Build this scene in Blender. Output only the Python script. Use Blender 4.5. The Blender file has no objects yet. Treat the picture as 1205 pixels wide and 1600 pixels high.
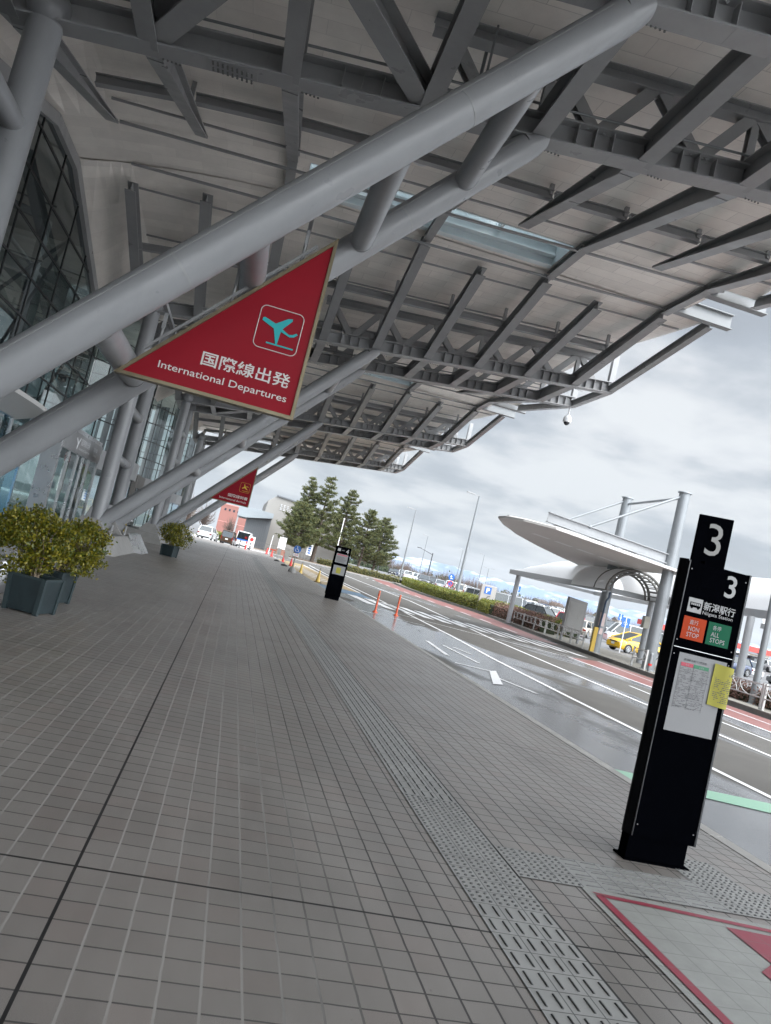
import bpy, math, random
from mathutils import Vector, Matrix
from math import sin, cos, pi, radians, sqrt, atan2
random.seed(7)
SC = bpy.context.scene
COL = SC.collection

# ------------------------------------------------------------------ camera
CAM_F, PITCH, YAW, ROLL, EYE = 1200.0, radians(4.137), radians(10.371), radians(13.738), 1.55
fw = Vector((sin(YAW)*cos(PITCH), cos(YAW)*cos(PITCH), sin(PITCH)))
r0 = Vector((cos(YAW), -sin(YAW), 0)); u0 = r0.cross(fw)
rt = cos(ROLL)*r0 + sin(ROLL)*u0
uv_ = -sin(ROLL)*r0 + cos(ROLL)*u0
cd = bpy.data.cameras.new("camera"); cam = bpy.data.objects.new("camera", cd); COL.objects.link(cam)
M = Matrix((rt, uv_, -fw)).transposed().to_4x4(); M.translation = Vector((0, 0, EYE))
cam.matrix_world = M
cd.sensor_fit = 'VERTICAL'; cd.sensor_height = 24.0; cd.lens = CAM_F/1600*24.0
cd.clip_start = 0.05; cd.clip_end = 20000
SC.camera = cam
SC.view_settings.view_transform = 'Standard'; SC.view_settings.look = 'None'
SC.view_settings.exposure = 1.75; SC.view_settings.gamma = 1.0

# ------------------------------------------------------------------ sky: overcast, broken clouds
W = bpy.data.worlds.new("World"); SC.world = W; W.use_nodes = True
nt = W.node_tree; nt.nodes.clear(); L_ = nt.links.new
def wn(t, **k):
    n = nt.nodes.new(t)
    for a, b in k.items(): setattr(n, a, b)
    return n
sky = wn('ShaderNodeTexSky', sky_type='NISHITA', sun_disc=False, sun_elevation=radians(48), sun_rotation=radians(150))
sky.air_density = 1.3; sky.dust_density = 2.0
tc = wn('ShaderNodeTexCoord'); sep = wn('ShaderNodeSeparateXYZ'); L_(tc.outputs['Generated'], sep.inputs[0])
za = wn('ShaderNodeMath', operation='MAXIMUM'); L_(sep.outputs['Z'], za.inputs[0]); za.inputs[1].default_value = 0.0
zb = wn('ShaderNodeMath', operation='ADD'); L_(za.outputs[0], zb.inputs[0]); zb.inputs[1].default_value = 0.16
dx = wn('ShaderNodeMath', operation='DIVIDE'); L_(sep.outputs['X'], dx.inputs[0]); L_(zb.outputs[0], dx.inputs[1])
dy = wn('ShaderNodeMath', operation='DIVIDE'); L_(sep.outputs['Y'], dy.inputs[0]); L_(zb.outputs[0], dy.inputs[1])
cmb = wn('ShaderNodeCombineXYZ'); L_(dx.outputs[0], cmb.inputs[0]); L_(dy.outputs[0], cmb.inputs[1])
n1 = wn('ShaderNodeTexNoise'); n1.inputs['Scale'].default_value = 1.15; n1.inputs['Detail'].default_value = 7; n1.inputs['Roughness'].default_value = 0.52; n1.inputs['Distortion'].default_value = 0.25
L_(cmb.outputs[0], n1.inputs['Vector'])
n2 = wn('ShaderNodeTexNoise'); n2.inputs['Scale'].default_value = 3.6; n2.inputs['Detail'].default_value = 6; n2.inputs['Roughness'].default_value = 0.5; n2.inputs['Distortion'].default_value = 0.2
L_(cmb.outputs[0], n2.inputs['Vector'])
ad = wn('ShaderNodeMath', operation='MULTIPLY_ADD'); L_(n2.outputs['Fac'], ad.inputs[0]); ad.inputs[1].default_value = 0.42
L_(n1.outputs['Fac'], ad.inputs[2])
rmp = wn('ShaderNodeValToRGB'); L_(ad.outputs[0], rmp.inputs[0])
els = rmp.color_ramp.elements
els[0].position = 0.50; els[0].color = (0.235, 0.255, 0.280, 1)
els[1].position = 0.80; els[1].color = (0.465, 0.478, 0.49, 1)
for p, c in ((0.59, (0.258, 0.282, 0.312, 1)), (0.645, (0.305, 0.328, 0.355, 1)), (0.69, (0.355, 0.375, 0.398, 1)), (0.735, (0.415, 0.43, 0.448, 1))):
    e = els.new(p); e.color = c
# nearer the horizon the cloud veil evens out
hz = wn('ShaderNodeMapRange'); L_(sep.outputs['Z'], hz.inputs['Value']); hz.inputs['From Min'].default_value = 0.0; hz.inputs['From Max'].default_value = 0.22
hz.inputs['To Min'].default_value = 0.55; hz.inputs['To Max'].default_value = 0.0
mxh = wn('ShaderNodeMix', data_type='RGBA'); L_(hz.outputs[0], mxh.inputs['Factor']); L_(rmp.outputs['Color'], mxh.inputs['A']); mxh.inputs['B'].default_value = (0.285, 0.31, 0.345, 1)
skb = wn('ShaderNodeVectorMath', operation='SCALE'); L_(sky.outputs[0], skb.inputs[0]); skb.inputs['Scale'].default_value = 0.07
mx = wn('ShaderNodeMix', data_type='RGBA'); mx.inputs['Factor'].default_value = 0.90
L_(skb.outputs[0], mx.inputs['A']); L_(mxh.outputs['Result'], mx.inputs['B'])
# the cloud deck is thinner and brighter round the hidden sun
dt = wn('ShaderNodeVectorMath', operation='DOT_PRODUCT'); L_(tc.outputs['Generated'], dt.inputs[0])
dt.inputs[1].default_value = (sin(radians(150))*cos(radians(48)), cos(radians(150))*cos(radians(48)), sin(radians(48)))
gw = wn('ShaderNodeMapRange', interpolation_type='SMOOTHSTEP'); L_(dt.outputs['Value'], gw.inputs['Value']); gw.inputs['From Min'].default_value = 0.12; gw.inputs['From Max'].default_value = 0.95; gw.inputs['To Min'].default_value = 0.56; gw.inputs['To Max'].default_value = 4.6
gs_ = wn('ShaderNodeVectorMath', operation='SCALE'); L_(mx.outputs['Result'], gs_.inputs[0]); L_(gw.outputs[0], gs_.inputs['Scale'])
bg = wn('ShaderNodeBackground'); L_(gs_.outputs[0], bg.inputs[0]); bg.inputs[1].default_value = 1.0
ow = wn('ShaderNodeOutputWorld'); L_(bg.outputs[0], ow.inputs[0])

sd = bpy.data.lights.new("sun", 'SUN'); sd.energy = 0.5; sd.angle = radians(20); sd.color = (1.0, 0.96, 0.9)
sun = bpy.data.objects.new("sun", sd); COL.objects.link(sun)
az, el = radians(150), radians(48)
sdir = Vector((sin(az)*cos(el), cos(az)*cos(el), sin(el)))
sun.rotation_euler = sdir.to_track_quat('Z', 'Y').to_euler()

# ------------------------------------------------------------------ materials
def mat(name, color, rough=0.6, metal=0.0, bump=None, noise=None, spec=0.5, emit=None, coat=0.0, alpha=None, trans=None):
    """noise=(scale, amount): gentle albedo variation; bump=(scale, strength)."""
    m = bpy.data.materials.new(name); m.use_nodes = True
    t = m.node_tree; b = t.nodes['Principled BSDF']; lk = t.links.new
    b.inputs['Base Color'].default_value = (*color, 1); b.inputs['Roughness'].default_value = rough
    b.inputs['Metallic'].default_value = metal; b.inputs['Specular IOR Level'].default_value = spec
    if coat: b.inputs['Coat Weight'].default_value = coat; b.inputs['Coat Roughness'].default_value = 0.08
    if trans: b.inputs['Transmission Weight'].default_value = trans
    if emit: b.inputs['Emission Color'].default_value = (*emit[0], 1); b.inputs['Emission Strength'].default_value = emit[1]
    if noise or bump:
        c = t.nodes.new('ShaderNodeTexCoord')
    if noise:
        n = t.nodes.new('ShaderNodeTexNoise'); n.inputs['Scale'].default_value = noise[0]; n.inputs['Detail'].default_value = 5; n.inputs['Roughness'].default_value = 0.6
        lk(c.outputs['Object'], n.inputs['Vector'])
        r = t.nodes.new('ShaderNodeMapRange'); r.inputs['From Min'].default_value = 0.3; r.inputs['From Max'].default_value = 0.7
        r.inputs['To Min'].default_value = 1-noise[1]; r.inputs['To Max'].default_value = 1+noise[1]*0.6
        lk(n.outputs['Fac'], r.inputs['Value'])
        v = t.nodes.new('ShaderNodeVectorMath'); v.operation = 'SCALE'; v.inputs[0].default_value = color; lk(r.outputs[0], v.inputs['Scale'])
        lk(v.outputs[0], b.inputs['Base Color'])
        r2 = t.nodes.new('ShaderNodeMapRange'); r2.inputs['From Min'].default_value = 0.3; r2.inputs['From Max'].default_value = 0.7
        r2.inputs['To Min'].default_value = max(0, rough-0.08); r2.inputs['To Max'].default_value = min(1, rough+0.1)
        lk(n.outputs['Fac'], r2.inputs['Value']); lk(r2.outputs[0], b.inputs['Roughness'])
    if bump:
        n = t.nodes.new('ShaderNodeTexNoise'); n.inputs['Scale'].default_value = bump[0]; n.inputs['Detail'].default_value = 4
        lk(c.outputs['Object'], n.inputs['Vector'])
        bb = t.nodes.new('ShaderNodeBump'); bb.inputs['Strength'].default_value = bump[1]; bb.inputs['Distance'].default_value = 0.02
        lk(n.outputs['Fac'], bb.inputs['Height']); lk(bb.outputs[0], b.inputs['Normal'])
    return m

class NG:
    """tiny expression builder over shader nodes"""
    def __init__(s, m): s.t = m.node_tree; s.b = s.t.nodes['Principled BSDF']; s.c = s.t.nodes.new('ShaderNodeTexCoord')
    def lk(s, a, b): s.t.links.new(a, b)
    def m(s, op, a, b=None, c=None):
        n = s.t.nodes.new('ShaderNodeMath'); n.operation = op
        for i, v in enumerate((a, b, c)):
            if v is None: continue
            if isinstance(v, (int, float)): n.inputs[i].default_value = v
            else: s.lk(v, n.inputs[i])
        return n.outputs[0]
    def xyz(s, src='Object'):
        n = s.t.nodes.new('ShaderNodeSeparateXYZ'); s.lk(s.c.outputs[src], n.inputs[0]); return n.outputs
    def noise(s, scale, detail=4, rough=0.5, vec=None, dist=0.0, sx=None):
        n = s.t.nodes.new('ShaderNodeTexNoise'); n.inputs['Scale'].default_value = scale; n.inputs['Detail'].default_value = detail
        n.inputs['Roughness'].default_value = rough; n.inputs['Distortion'].default_value = dist
        v = vec or s.c.outputs['Object']
        if sx:
            mp = s.t.nodes.new('ShaderNodeMapping'); mp.inputs['Scale'].default_value = sx; s.lk(v, mp.inputs['Vector']); v = mp.outputs[0]
        s.lk(v, n.inputs['Vector']); return n.outputs['Fac']
    def rng(s, v, a, b, c, d, smooth=False):
        n = s.t.nodes.new('ShaderNodeMapRange'); s.lk(v, n.inputs['Value'])
        if smooth: n.interpolation_type = 'SMOOTHSTEP'
        for k, x in zip(('From Min', 'From Max', 'To Min', 'To Max'), (a, b, c, d)): n.inputs[k].default_value = x
        return n.outputs[0]
    def mix(s, f, a, b):
        n = s.t.nodes.new('ShaderNodeMix'); n.data_type = 'RGBA'
        if isinstance(f, (int, float)): n.inputs['Factor'].default_value = f
        else: s.lk(f, n.inputs['Factor'])
        for k, v in (('A', a), ('B', b)):
            if isinstance(v, tuple): n.inputs[k].default_value = (*v, 1)
            else: s.lk(v, n.inputs[k])
        return n.outputs['Result']
    def scale(s, col, f):
        n = s.t.nodes.new('ShaderNodeVectorMath'); n.operation = 'SCALE'
        if isinstance(col, tuple): n.inputs[0].default_value = col
        else: s.lk(col, n.inputs[0])
        s.lk(f, n.inputs['Scale']); return n.outputs[0]
    def cell(s, vec):
        n = s.t.nodes.new('ShaderNodeTexWhiteNoise'); n.noise_dimensions = '3D'; s.lk(vec, n.inputs['Vector']); return n.outputs['Value']
    def comb(s, x, y, z=0.0):
        n = s.t.nodes.new('ShaderNodeCombineXYZ')
        for i, v in enumerate((x, y, z)):
            if isinstance(v, (int, float)): n.inputs[i].default_value = v
            else: s.lk(v, n.inputs[i])
        return n.outputs[0]
    def bump(s, h, strength, dist):
        n = s.t.nodes.new('ShaderNodeBump'); n.inputs['Strength'].default_value = strength; n.inputs['Distance'].default_value = dist
        s.lk(h, n.inputs['Height']); s.lk(n.outputs[0], s.b.inputs['Normal'])
    def near(s, v, pitch, off, half):
        """1 where |v-off| mod pitch is within half of a multiple"""
        q = s.m('SUBTRACT', v, off); q = s.m('DIVIDE', q, pitch); q = s.m('ADD', q, 0.5); fr = s.m('FRACT', q)
        d = s.m('ABSOLUTE', s.m('SUBTRACT', fr, 0.5)); return s.m('LESS_THAN', d, half/pitch), d

# ------------------------------------------------------------------ mesh builder
class MB:
    def __init__(s): s.v = []; s.f = []; s.sm = []; s.mi = []; s.m = 0
    def add(s, vs, fs, smooth=False):
        o = len(s.v); s.v += [tuple(p) for p in vs]
        for f in fs: s.f.append(tuple(i+o for i in f)); s.sm.append(smooth); s.mi.append(s.m)
        return s
    def box(s, c, d, rz=0.0):
        cx, cy, cz = c; a, b, e = d[0]/2, d[1]/2, d[2]/2; ca, sa = cos(rz), sin(rz)
        vs = [(cx+x*ca-y*sa, cy+x*sa+y*ca, cz+z) for z in (-e, e) for x, y in ((-a, -b), (a, -b), (a, b), (-a, b))]
        return s.add(vs, [(3, 2, 1, 0), (4, 5, 6, 7), (0, 1, 5, 4), (1, 2, 6, 5), (2, 3, 7, 6), (3, 0, 4, 7)])
    def bbox(s, lo, hi): return s.box([(a+b)/2 for a, b in zip(lo, hi)], [abs(b-a) for a, b in zip(lo, hi)])
    def rbox(s, c, d, r=0.01, rz=0.0):
        """box with chamfered vertical and top edges"""
        a, b, h = d[0]/2, d[1]/2, d[2]; ca, sa = cos(rz), sin(rz)
        def ring(i, z): return [(c[0]+x*ca-y*sa, c[1]+x*sa+y*ca, z) for x, y in ((-a+i+r, -b+i), (a-i-r, -b+i), (a-i, -b+i+r), (a-i, b-i-r), (a-i-r, b-i), (-a+i+r, b-i), (-a+i, b-i-r), (-a+i, -b+i+r))]
        z0 = c[2]-h/2; rings = [ring(r*.5, z0), ring(0, z0+r), ring(0, z0+h-r), ring(r, z0+h)]
        return s.loft(rings, True, True)
    def loft(s, rings, cap0=False, cap1=False, closed=True, smooth=False):
        n = len(rings[0]); vs = [p for r in rings for p in r]; fs = []
        for i in range(len(rings)-1):
            for j in range(n if closed else n-1):
                k = (j+1) % n; fs.append((i*n+j, i*n+k, (i+1)*n+k, (i+1)*n+j))
        s.add(vs, fs, smooth)
        if cap0: s.add(rings[0], [tuple(range(n-1, -1, -1))])
        if cap1: s.add(rings[-1], [tuple(range(n))])
        return s
    @staticmethod
    def frame(p0, p1, up=(0, 0, 1)):
        p0, p1 = Vector(p0), Vector(p1); d = (p1-p0).normalized(); u = Vector(up)
        if abs(d.dot(u)) > 0.99: u = Vector((0, 1, 0))
        x = d.cross(u).normalized(); return p0, p1, d, x, x.cross(d).normalized()
    def tube(s, p0, p1, r0, r1=None, n=14, caps=True):
        r1 = r0 if r1 is None else r1
        p0, p1, d, x, u = s.frame(p0, p1)
        R = [[p + (x*cos(2*pi*i/n) + u*sin(2*pi*i/n))*r for i in range(n)] for p, r in ((p0, r0), (p1, r1))]
        return s.loft(R, caps, caps, True, True)
    def path(s, pts, r, n=8, caps=True):
        """tube along a polyline"""
        P = [Vector(p) for p in pts]; rings = []; px = None
        for i, p in enumerate(P):
            d = (P[min(i+1, len(P)-1)]-P[max(i-1, 0)]).normalized()
            if px is None:
                u = Vector((0, 0, 1)) if abs(d.z) < .9 else Vector((0, 1, 0)); px = d.cross(u).normalized()
            else: px = (px - d*px.dot(d)).normalized()
            y = px.cross(d); rr = r[i] if isinstance(r, (list, tuple)) else r
            rings.append([p+(px*cos(2*pi*k/n)+y*sin(2*pi*k/n))*rr for k in range(n)])
        return s.loft(rings, caps, caps, True, True)
    def beam(s, p0, p1, w, h, up=(0, 0, 1), h1=None, w1=None, align=0.0):
        """rectangular bar; align 0: centred, -1: axis is the top face, +1: axis is the bottom face"""
        h1 = h if h1 is None else h1; w1 = w if w1 is None else w1
        p0, p1, d, x, u = s.frame(p0, p1, up)
        R = []
        for p, hh, ww in ((p0, h, w), (p1, h1, w1)):
            c = p + u*(align*hh/2)
            R.append([c+x*(-ww/2)-u*hh/2, c+x*(ww/2)-u*hh/2, c+x*(ww/2)+u*hh/2, c+x*(-ww/2)+u*hh/2])
        return s.loft(R, True, True)
    def ibeam(s, p0, p1, w, h, tf=0.022, tw=0.014, up=(0, 0, 1), h1=None, align=1.0):
        """I section, axis = underside when align=1"""
        h1 = h if h1 is None else h1
        p0, p1, d, x, u = s.frame(p0, p1, up)
        def off(a, b): return p0+u*a, p1+u*b
        b0, b1 = (0, 0) if align == 1.0 else ((-h/2, -h1/2) if align == 0 else (-h, -h1))
        q = off(b0+tf/2, b1+tf/2); s.beam(q[0], q[1], w, tf, up)
        q = off(b0+h-tf/2, b1+h1-tf/2); s.beam(q[0], q[1], w, tf, up)
        q = off(b0+h/2, b1+h1/2); s.beam(q[0], q[1], tw, h-2*tf, up, h1=max(h1-2*tf, .01))
        return s
    def prism(s, poly, vec, smooth=False):
        """extrude a planar polygon (3d points) by vec"""
        v = Vector(vec); A = [Vector(p) for p in poly]; B = [p+v for p in A]
        return s.loft([A, B], True, True, True, smooth)
    def plate(s, poly, z0, z1): return s.prism([(x, y, z0) for x, y in poly], (0, 0, z1-z0))
    def sphere(s, c, r, n=12, m=8, sz=1.0):
        R = []
        for i in range(1, m):
            a = pi*i/m; R.append([(c[0]+r*sin(a)*cos(2*pi*k/n), c[1]+r*sin(a)*sin(2*pi*k/n), c[2]-r*sz*cos(a)) for k in range(n)])
        s.loft(R, False, False, True, True)
        o0 = len(s.v); s.v.append((c[0], c[1], c[2]-r*sz)); s.v.append((c[0], c[1], c[2]+r*sz)); base = o0-n*(m-1)
        for k in range(n):
            s.f.append((o0, base+(k+1) % n, base+k)); s.sm.append(True); s.mi.append(s.m)
            b2 = base+n*(m-2); s.f.append((o0+1, b2+k, b2+(k+1) % n)); s.sm.append(True); s.mi.append(s.m)
        return s
    def lathe(s, c, prof, n=20, smooth=True):
        R = [[(c[0]+r*cos(2*pi*k/n), c[1]+r*sin(2*pi*k/n), c[2]+z) for k in range(n)] for r, z in prof]
        return s.loft(R, prof[0][0] > 1e-4, prof[-1][0] > 1e-4, True, smooth)
    def ring(s, c, axis, r, w, n=24):
        """torus-like thin ring (circle of tube radius w) about axis"""
        ax = Vector(axis).normalized(); u = Vector((0, 0, 1)) if abs(ax.z) < .9 else Vector((1, 0, 0)); x = ax.cross(u).normalized(); y = ax.cross(x)
        P = [Vector(c)+(x*cos(2*pi*i/n)+y*sin(2*pi*i/n))*r for i in range(n+1)]
        return s.path(P, w, 6, False)
    def disc(s, c, axis, r, t, n=20):
        ax = Vector(axis).normalized(); return s.tube(Vector(c)-ax*t/2, Vector(c)+ax*t/2, r, r, n)
    def build(s, name, material, parent=None, org=None, label=None):
        me = bpy.data.meshes.new(name)
        o = Vector(org) if org is not None else (root_of(parent).location.copy() if parent else Vector((0, 0, 0)))
        if parent and org is not None: o = Vector(org)
        me.from_pydata([(x-o[0], y-o[1], z-o[2]) for x, y, z in s.v], [], s.f)
        me.polygons.foreach_set('use_smooth', s.sm)
        for mm in (material if isinstance(material, (list, tuple)) else [material]): me.materials.append(mm)
        me.polygons.foreach_set('material_index', s.mi)
        me.update()
        ob = bpy.data.objects.new(name, me); COL.objects.link(ob)
        if parent: ob.parent = parent
        else: ob.location = o
        if label: ob['label'] = label
        return ob
def root_of(o):
    while o.parent: o = o.parent
    return o
def tag(o, label, cat, group=None, kind=None):
    if label: o['label'] = label
    if cat: o['category'] = cat
    if group: o['group'] = group
    if kind: o['kind'] = kind
    return o
def thing(name, loc, label, cat, group=None, rz=0.0):
    o = bpy.data.objects.new(name, None); COL.objects.link(o); o.location = loc; o.rotation_euler = (0, 0, rz); o.empty_display_size = 0.2
    return tag(o, label, cat, group)
def copy_tree(o, parent=None):
    c = o.copy(); COL.objects.link(c); c.parent = parent
    for ch in list(o.children): copy_tree(ch, c)
    return c
def structure(mb, name, m):
    o = mb.build(name, m); o['kind'] = 'structure'; return o

# text as mesh: placed in the plane (right, up) with its bounding box centred on c and fitted to width/height
def text_mb(mb, s, c, height, right, up, width=None, out=0.0, thick=0.0, bold=0.0):
    cu = bpy.data.curves.new('t', 'FONT'); cu.body = s; cu.size = 1.0; cu.offset = bold; cu.resolution_u = 3
    ob = bpy.data.objects.new('t', cu); COL.objects.link(ob)
    dg = bpy.context.evaluated_depsgraph_get(); me = bpy.data.meshes.new_from_object(ob.evaluated_get(dg))
    xs = [v.co.x for v in me.vertices]; ys = [v.co.y for v in me.vertices]
    if xs:
        x0, x1, y0, y1 = min(xs), max(xs), min(ys), max(ys)
        ky = height/(y1-y0); kx = (width/(x1-x0)) if width else ky
        R, U = Vector(right).normalized(), Vector(up).normalized(); Nn = R.cross(U); C = Vector(c)+Nn*out
        vs = [C+R*((v.co.x-(x0+x1)/2)*kx)+U*((v.co.y-(y0+y1)/2)*ky) for v in me.vertices]
        mb.add(vs, [tuple(p.vertices) for p in me.polygons])
    bpy.data.objects.remove(ob); bpy.data.curves.remove(cu); bpy.data.meshes.remove(me)
    return mb
# ------------------------------------------------------------------ shared materials
STEEL = mat('painted_steel', (0.30, 0.31, 0.32), 0.38, noise=(1.6, 0.10))
PIPE = mat('pipe_paint', (0.33, 0.335, 0.345), 0.34, noise=(0.5, 0.05), spec=0.5)
def weather(m, col, amt=0.12):
    g = NG(m); a = g.rng(g.noise(0.9, 6, 0.7, sx=(1, 1, .35)), .32, .68, 1-amt, 1+amt*.5); b_ = g.rng(g.noise(7, 5, 0.7), .62, .75, 1.0, 0.86, True)
    g.lk(g.scale(col, g.m('MULTIPLY', a, b_)), g.b.inputs['Base Color']); g.lk(g.rng(g.noise(2.5, 4), .3, .7, .27, .46), g.b.inputs['Roughness'])
BOLT = mat('galvanised_bolt', (0.16, 0.16, 0.16), 0.45, 0.3)
DARK = mat('dark_recess', (0.02, 0.02, 0.022), 0.6)
LGREY = mat('pale_grey_paint', (0.22, 0.23, 0.235), 0.45, noise=(2, .1))
WHITEM = mat('white_paint', (0.72, 0.73, 0.74), 0.4, noise=(3, 0.08))
SILVER = mat('satin_steel', (0.50, 0.51, 0.52), 0.3, 0.8, noise=(4, 0.06))
GALV = mat('galvanised_pole', (0.22, 0.235, 0.245), 0.45, 0.4, noise=(2, 0.12))
SKYL = mat('skylight_sky_tint', (0.68, 0.75, 0.77), 0.45, noise=(2, 0.06))  # pale blue light from the sky painted into the well and beam colour
BLACKP = mat('black_powder_coat', (0.0012, 0.0014, 0.0022), 0.6, noise=(9, 0.2), spec=0.0)
BLACKS = mat('black_side_profile', (0.002, 0.0022, 0.003), 0.45, spec=.08)
CONC = mat('concrete', (0.26, 0.255, 0.245), 0.8, noise=(2.5, 0.18), bump=(30, 0.15))
RUBBER = mat('rubber', (0.012, 0.012, 0.012), 0.75)

weather(PIPE, (0.27, 0.277, 0.288), .12); weather(STEEL, (0.29, 0.295, 0.30), .14)
def soffit_material():
    m = mat('soffit_panels', (0.42, 0.395, 0.37), 0.55); g = NG(m); x, y, z = g.xyz()
    lx, _ = g.near(x, 1.77, 0.6, 0.012)
    row = g.m('FLOOR', g.m('DIVIDE', y, 0.44)); sh = g.m('MULTIPLY', g.m('MODULO', g.m('ABSOLUTE', row), 2.0), 0.6)
    xs = g.m('ADD', x, sh); lx, _ = g.near(xs, 1.2, 0.0, 0.006)
    ly, _ = g.near(y, 0.44, 0.0, 0.007)
    ln = g.m('MULTIPLY', g.m('MAXIMUM', lx, ly), g.rng(x, -3.5, 4.5, 0.25, 1.0))
    cell = g.cell(g.comb(g.m('FLOOR', g.m('DIVIDE', xs, 1.2)), row))
    var = g.rng(cell, 0, 1, 0.93, 1.05); n = g.rng(g.noise(0.35, 5, 0.6), 0.3, 0.7, 0.9, 1.06)
    v = g.m('MULTIPLY', g.m('MULTIPLY', var, n), g.rng(g.noise(1.6, 6, 0.7, sx=(1.2, 1.2, 1)), 0.3, 0.7, 0.93, 1.04))
    c = g.mix(ln, g.scale((0.87, 0.832, 0.78), v), (0.60, 0.57, 0.54))
    g.lk(c, g.b.inputs['Base Color']); g.bump(g.m('SUBTRACT', 1.0, ln), 0.5, 0.006)
    return m
SOFFIT = soffit_material()

def paver_material():
    """square granite-look tiles, light joints along the walkway, dark joints across, with movement joints"""
    m = mat('paving_tiles', (0.16, 0.15, 0.145), 0.6); g = NG(m); x, y, z = g.xyz()
    PX, PY, OX, OY = 0.1435, 0.152, -0.30, 3.53
    w = g.m('MULTIPLY', g.m('SUBTRACT', g.noise(9, 3), 0.5), 0.006)
    xw = g.m('ADD', x, w); yw = g.m('ADD', y, w)
    jx, dx_ = g.near(xw, PX, OX, 0.0050); jy, dy_ = g.near(yw, PY, OY, 0.0046)
    ix = g.m('FLOOR', g.m('DIVIDE', g.m('SUBTRACT', x, OX), PX)); iy = g.m('FLOOR', g.m('DIVIDE', g.m('SUBTRACT', y, OY), PY))
    rnd = g.cell(g.comb(ix, iy)); rnd2 = g.cell(g.comb(iy, ix, 3.7))
    grey = g.rng(rnd, 0, 1, 0.93, 1.06)
    speck = g.rng(g.noise(420, 2, 0.7), 0.35, 0.65, 0.66, 1.34)
    big = g.rng(g.noise(0.55, 5, 0.65, dist=0.3), 0.3, 0.7, 0.86, 1.08)
    spots = g.rng(g.noise(34, 2, 0.5), 0.73, 0.78, 1.0, 0.72, True); streak = g.rng(g.noise(1.0, 5, 0.65, sx=(2.2, 0.35, 1)), 0.35, 0.65, 0.90, 1.08)
    v = g.m('MULTIPLY', g.m('MULTIPLY', g.m('MULTIPLY', grey, speck), big), g.m('MULTIPLY', spots, streak))
    red = g.m('MULTIPLY', g.m('GREATER_THAN', rnd2, 0.74), 0.45)
    base = g.mix(red, (0.222, 0.205, 0.188), (0.226, 0.193, 0.174))
    base = g.scale(base, v)
    lt = g.rng(g.m('ADD', x, g.m('MULTIPLY', g.noise(0.8, 4), 1.6)), 0.9, 2.0, 0, 1, True)
    grout = g.mix(lt, (0.28, 0.266, 0.246), (0.045, 0.043, 0.041))
    c = g.mix(jy, base, g.mix(g.rng(g.noise(.5, 3), .4, .6, 0, 1), (0.045, 0.043, 0.041), (0.085, 0.081, 0.077))); c = g.mix(jx, c, grout)
    # movement joints
    m1 = g.m('LESS_THAN', g.m('ABSOLUTE', g.m('SUBTRACT', x, -0.30)), 0.007)
    m2 = g.m('LESS_THAN', g.m('ABSOLUTE', g.m('SUBTRACT', x, 2.062)), 0.007)
    m3, _ = g.near(y, 4.56, 3.53, 0.008)
    mj = g.m('MAXIMUM', g.m('MAXIMUM', m1, m2), m3)
    c = g.mix(mj, c, (0.012, 0.012, 0.012))
    # soft dirt trails
    g.lk(c, g.b.inputs['Base Color'])
    gr = g.m('MAXIMUM', g.m('MAXIMUM', jx, jy), mj)
    damp = g.rng(g.noise(0.35, 4, 0.6), 0.42, 0.62, 0.0, 0.04)
    ro = g.m('SUBTRACT', g.rng(rnd, 0, 1, 0.35, 0.43), damp); g.lk(g.m('ADD', ro, g.m('MULTIPLY', gr, 0.25)), g.b.inputs['Roughness'])
    h = g.m('ADD', g.m('MULTIPLY', g.m('SUBTRACT', 1.0, gr), 1.0), g.m('MULTIPLY', g.noise(420, 2, 0.7), 0.12))
    g.bump(h, 0.40, 0.004)
    return m
PAVER = paver_material()

def asphalt_material():
    m = mat('wet_asphalt', (0.08, 0.08, 0.082), 0.5); g = NG(m); x, y, z = g.xyz()
    speck = g.rng(g.noise(260, 3, 0.75), 0.3, 0.7, 0.55, 1.5)
    warp = g.m('ADD', g.noise(0.17, 3, 0.5, dist=0.8, sx=(1.5, 0.45, 1)), g.m('ADD', g.m('ADD', g.rng(x, 7.0, 8.3, 0.115, -0.085), g.rng(x, 10.2, 10.9, 0.0, 0.085)), g.rng(y, 23, 30, 0.0, -0.13)))
    wet = g.rng(g.m('ADD', warp, g.m('MULTIPLY', g.noise(1.4, 6, 0.7, sx=(1.3, 0.55, 1)), 0.09)), 0.50, 0.57, 0, 1, True)
    patch = g.rng(g.noise(0.9, 3), 0.35, 0.65, 0.92, 1.1)
    c = g.mix(wet, (0.088, 0.083, 0.074), (0.135, 0.139, 0.145)); c = g.scale(c, g.m('MULTIPLY', speck, patch))  # wet areas also lightened: sky sheen painted into the colour
    g.lk(c, g.b.inputs['Base Color'])
    g.lk(g.rng(wet, 0, 1, 0.78, 0.20), g.b.inputs['Roughness'])
    g.b.inputs['Specular IOR Level'].default_value = 0.5
    g.bump(g.m('MULTIPLY', g.noise(260, 3, 0.75), g.rng(wet, 0, 1, 1.0, 0.25)), 0.4, 0.006)
    return m
ASPHALT = asphalt_material()
def marking(name, col, wear=0.5):
    m = mat(name, col, 0.45); g = NG(m)
    n = g.m('ADD', g.noise(14, 6, 0.75), g.m('MULTIPLY', g.noise(1.1, 3), 0.5))
    w = g.rng(n, 0.86, 1.0, 0, wear, True)
    g.lk(g.mix(w, col, (0.13, 0.13, 0.13)), g.b.inputs['Base Color']); g.bump(g.noise(220, 2), 0.2, 0.004)
    return m
MWHITE = marking('road_marking_white', (0.80, 0.80, 0.80), 0.3)
MWORN = marking('road_marking_worn', (0.78, 0.78, 0.78), 0.6)
MRED = marking('red_road_surface', (0.20, 0.075, 0.065), 0.45)
MGREEN = marking('green_road_marking', (0.26, 0.47, 0.34), 0.45)
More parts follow.
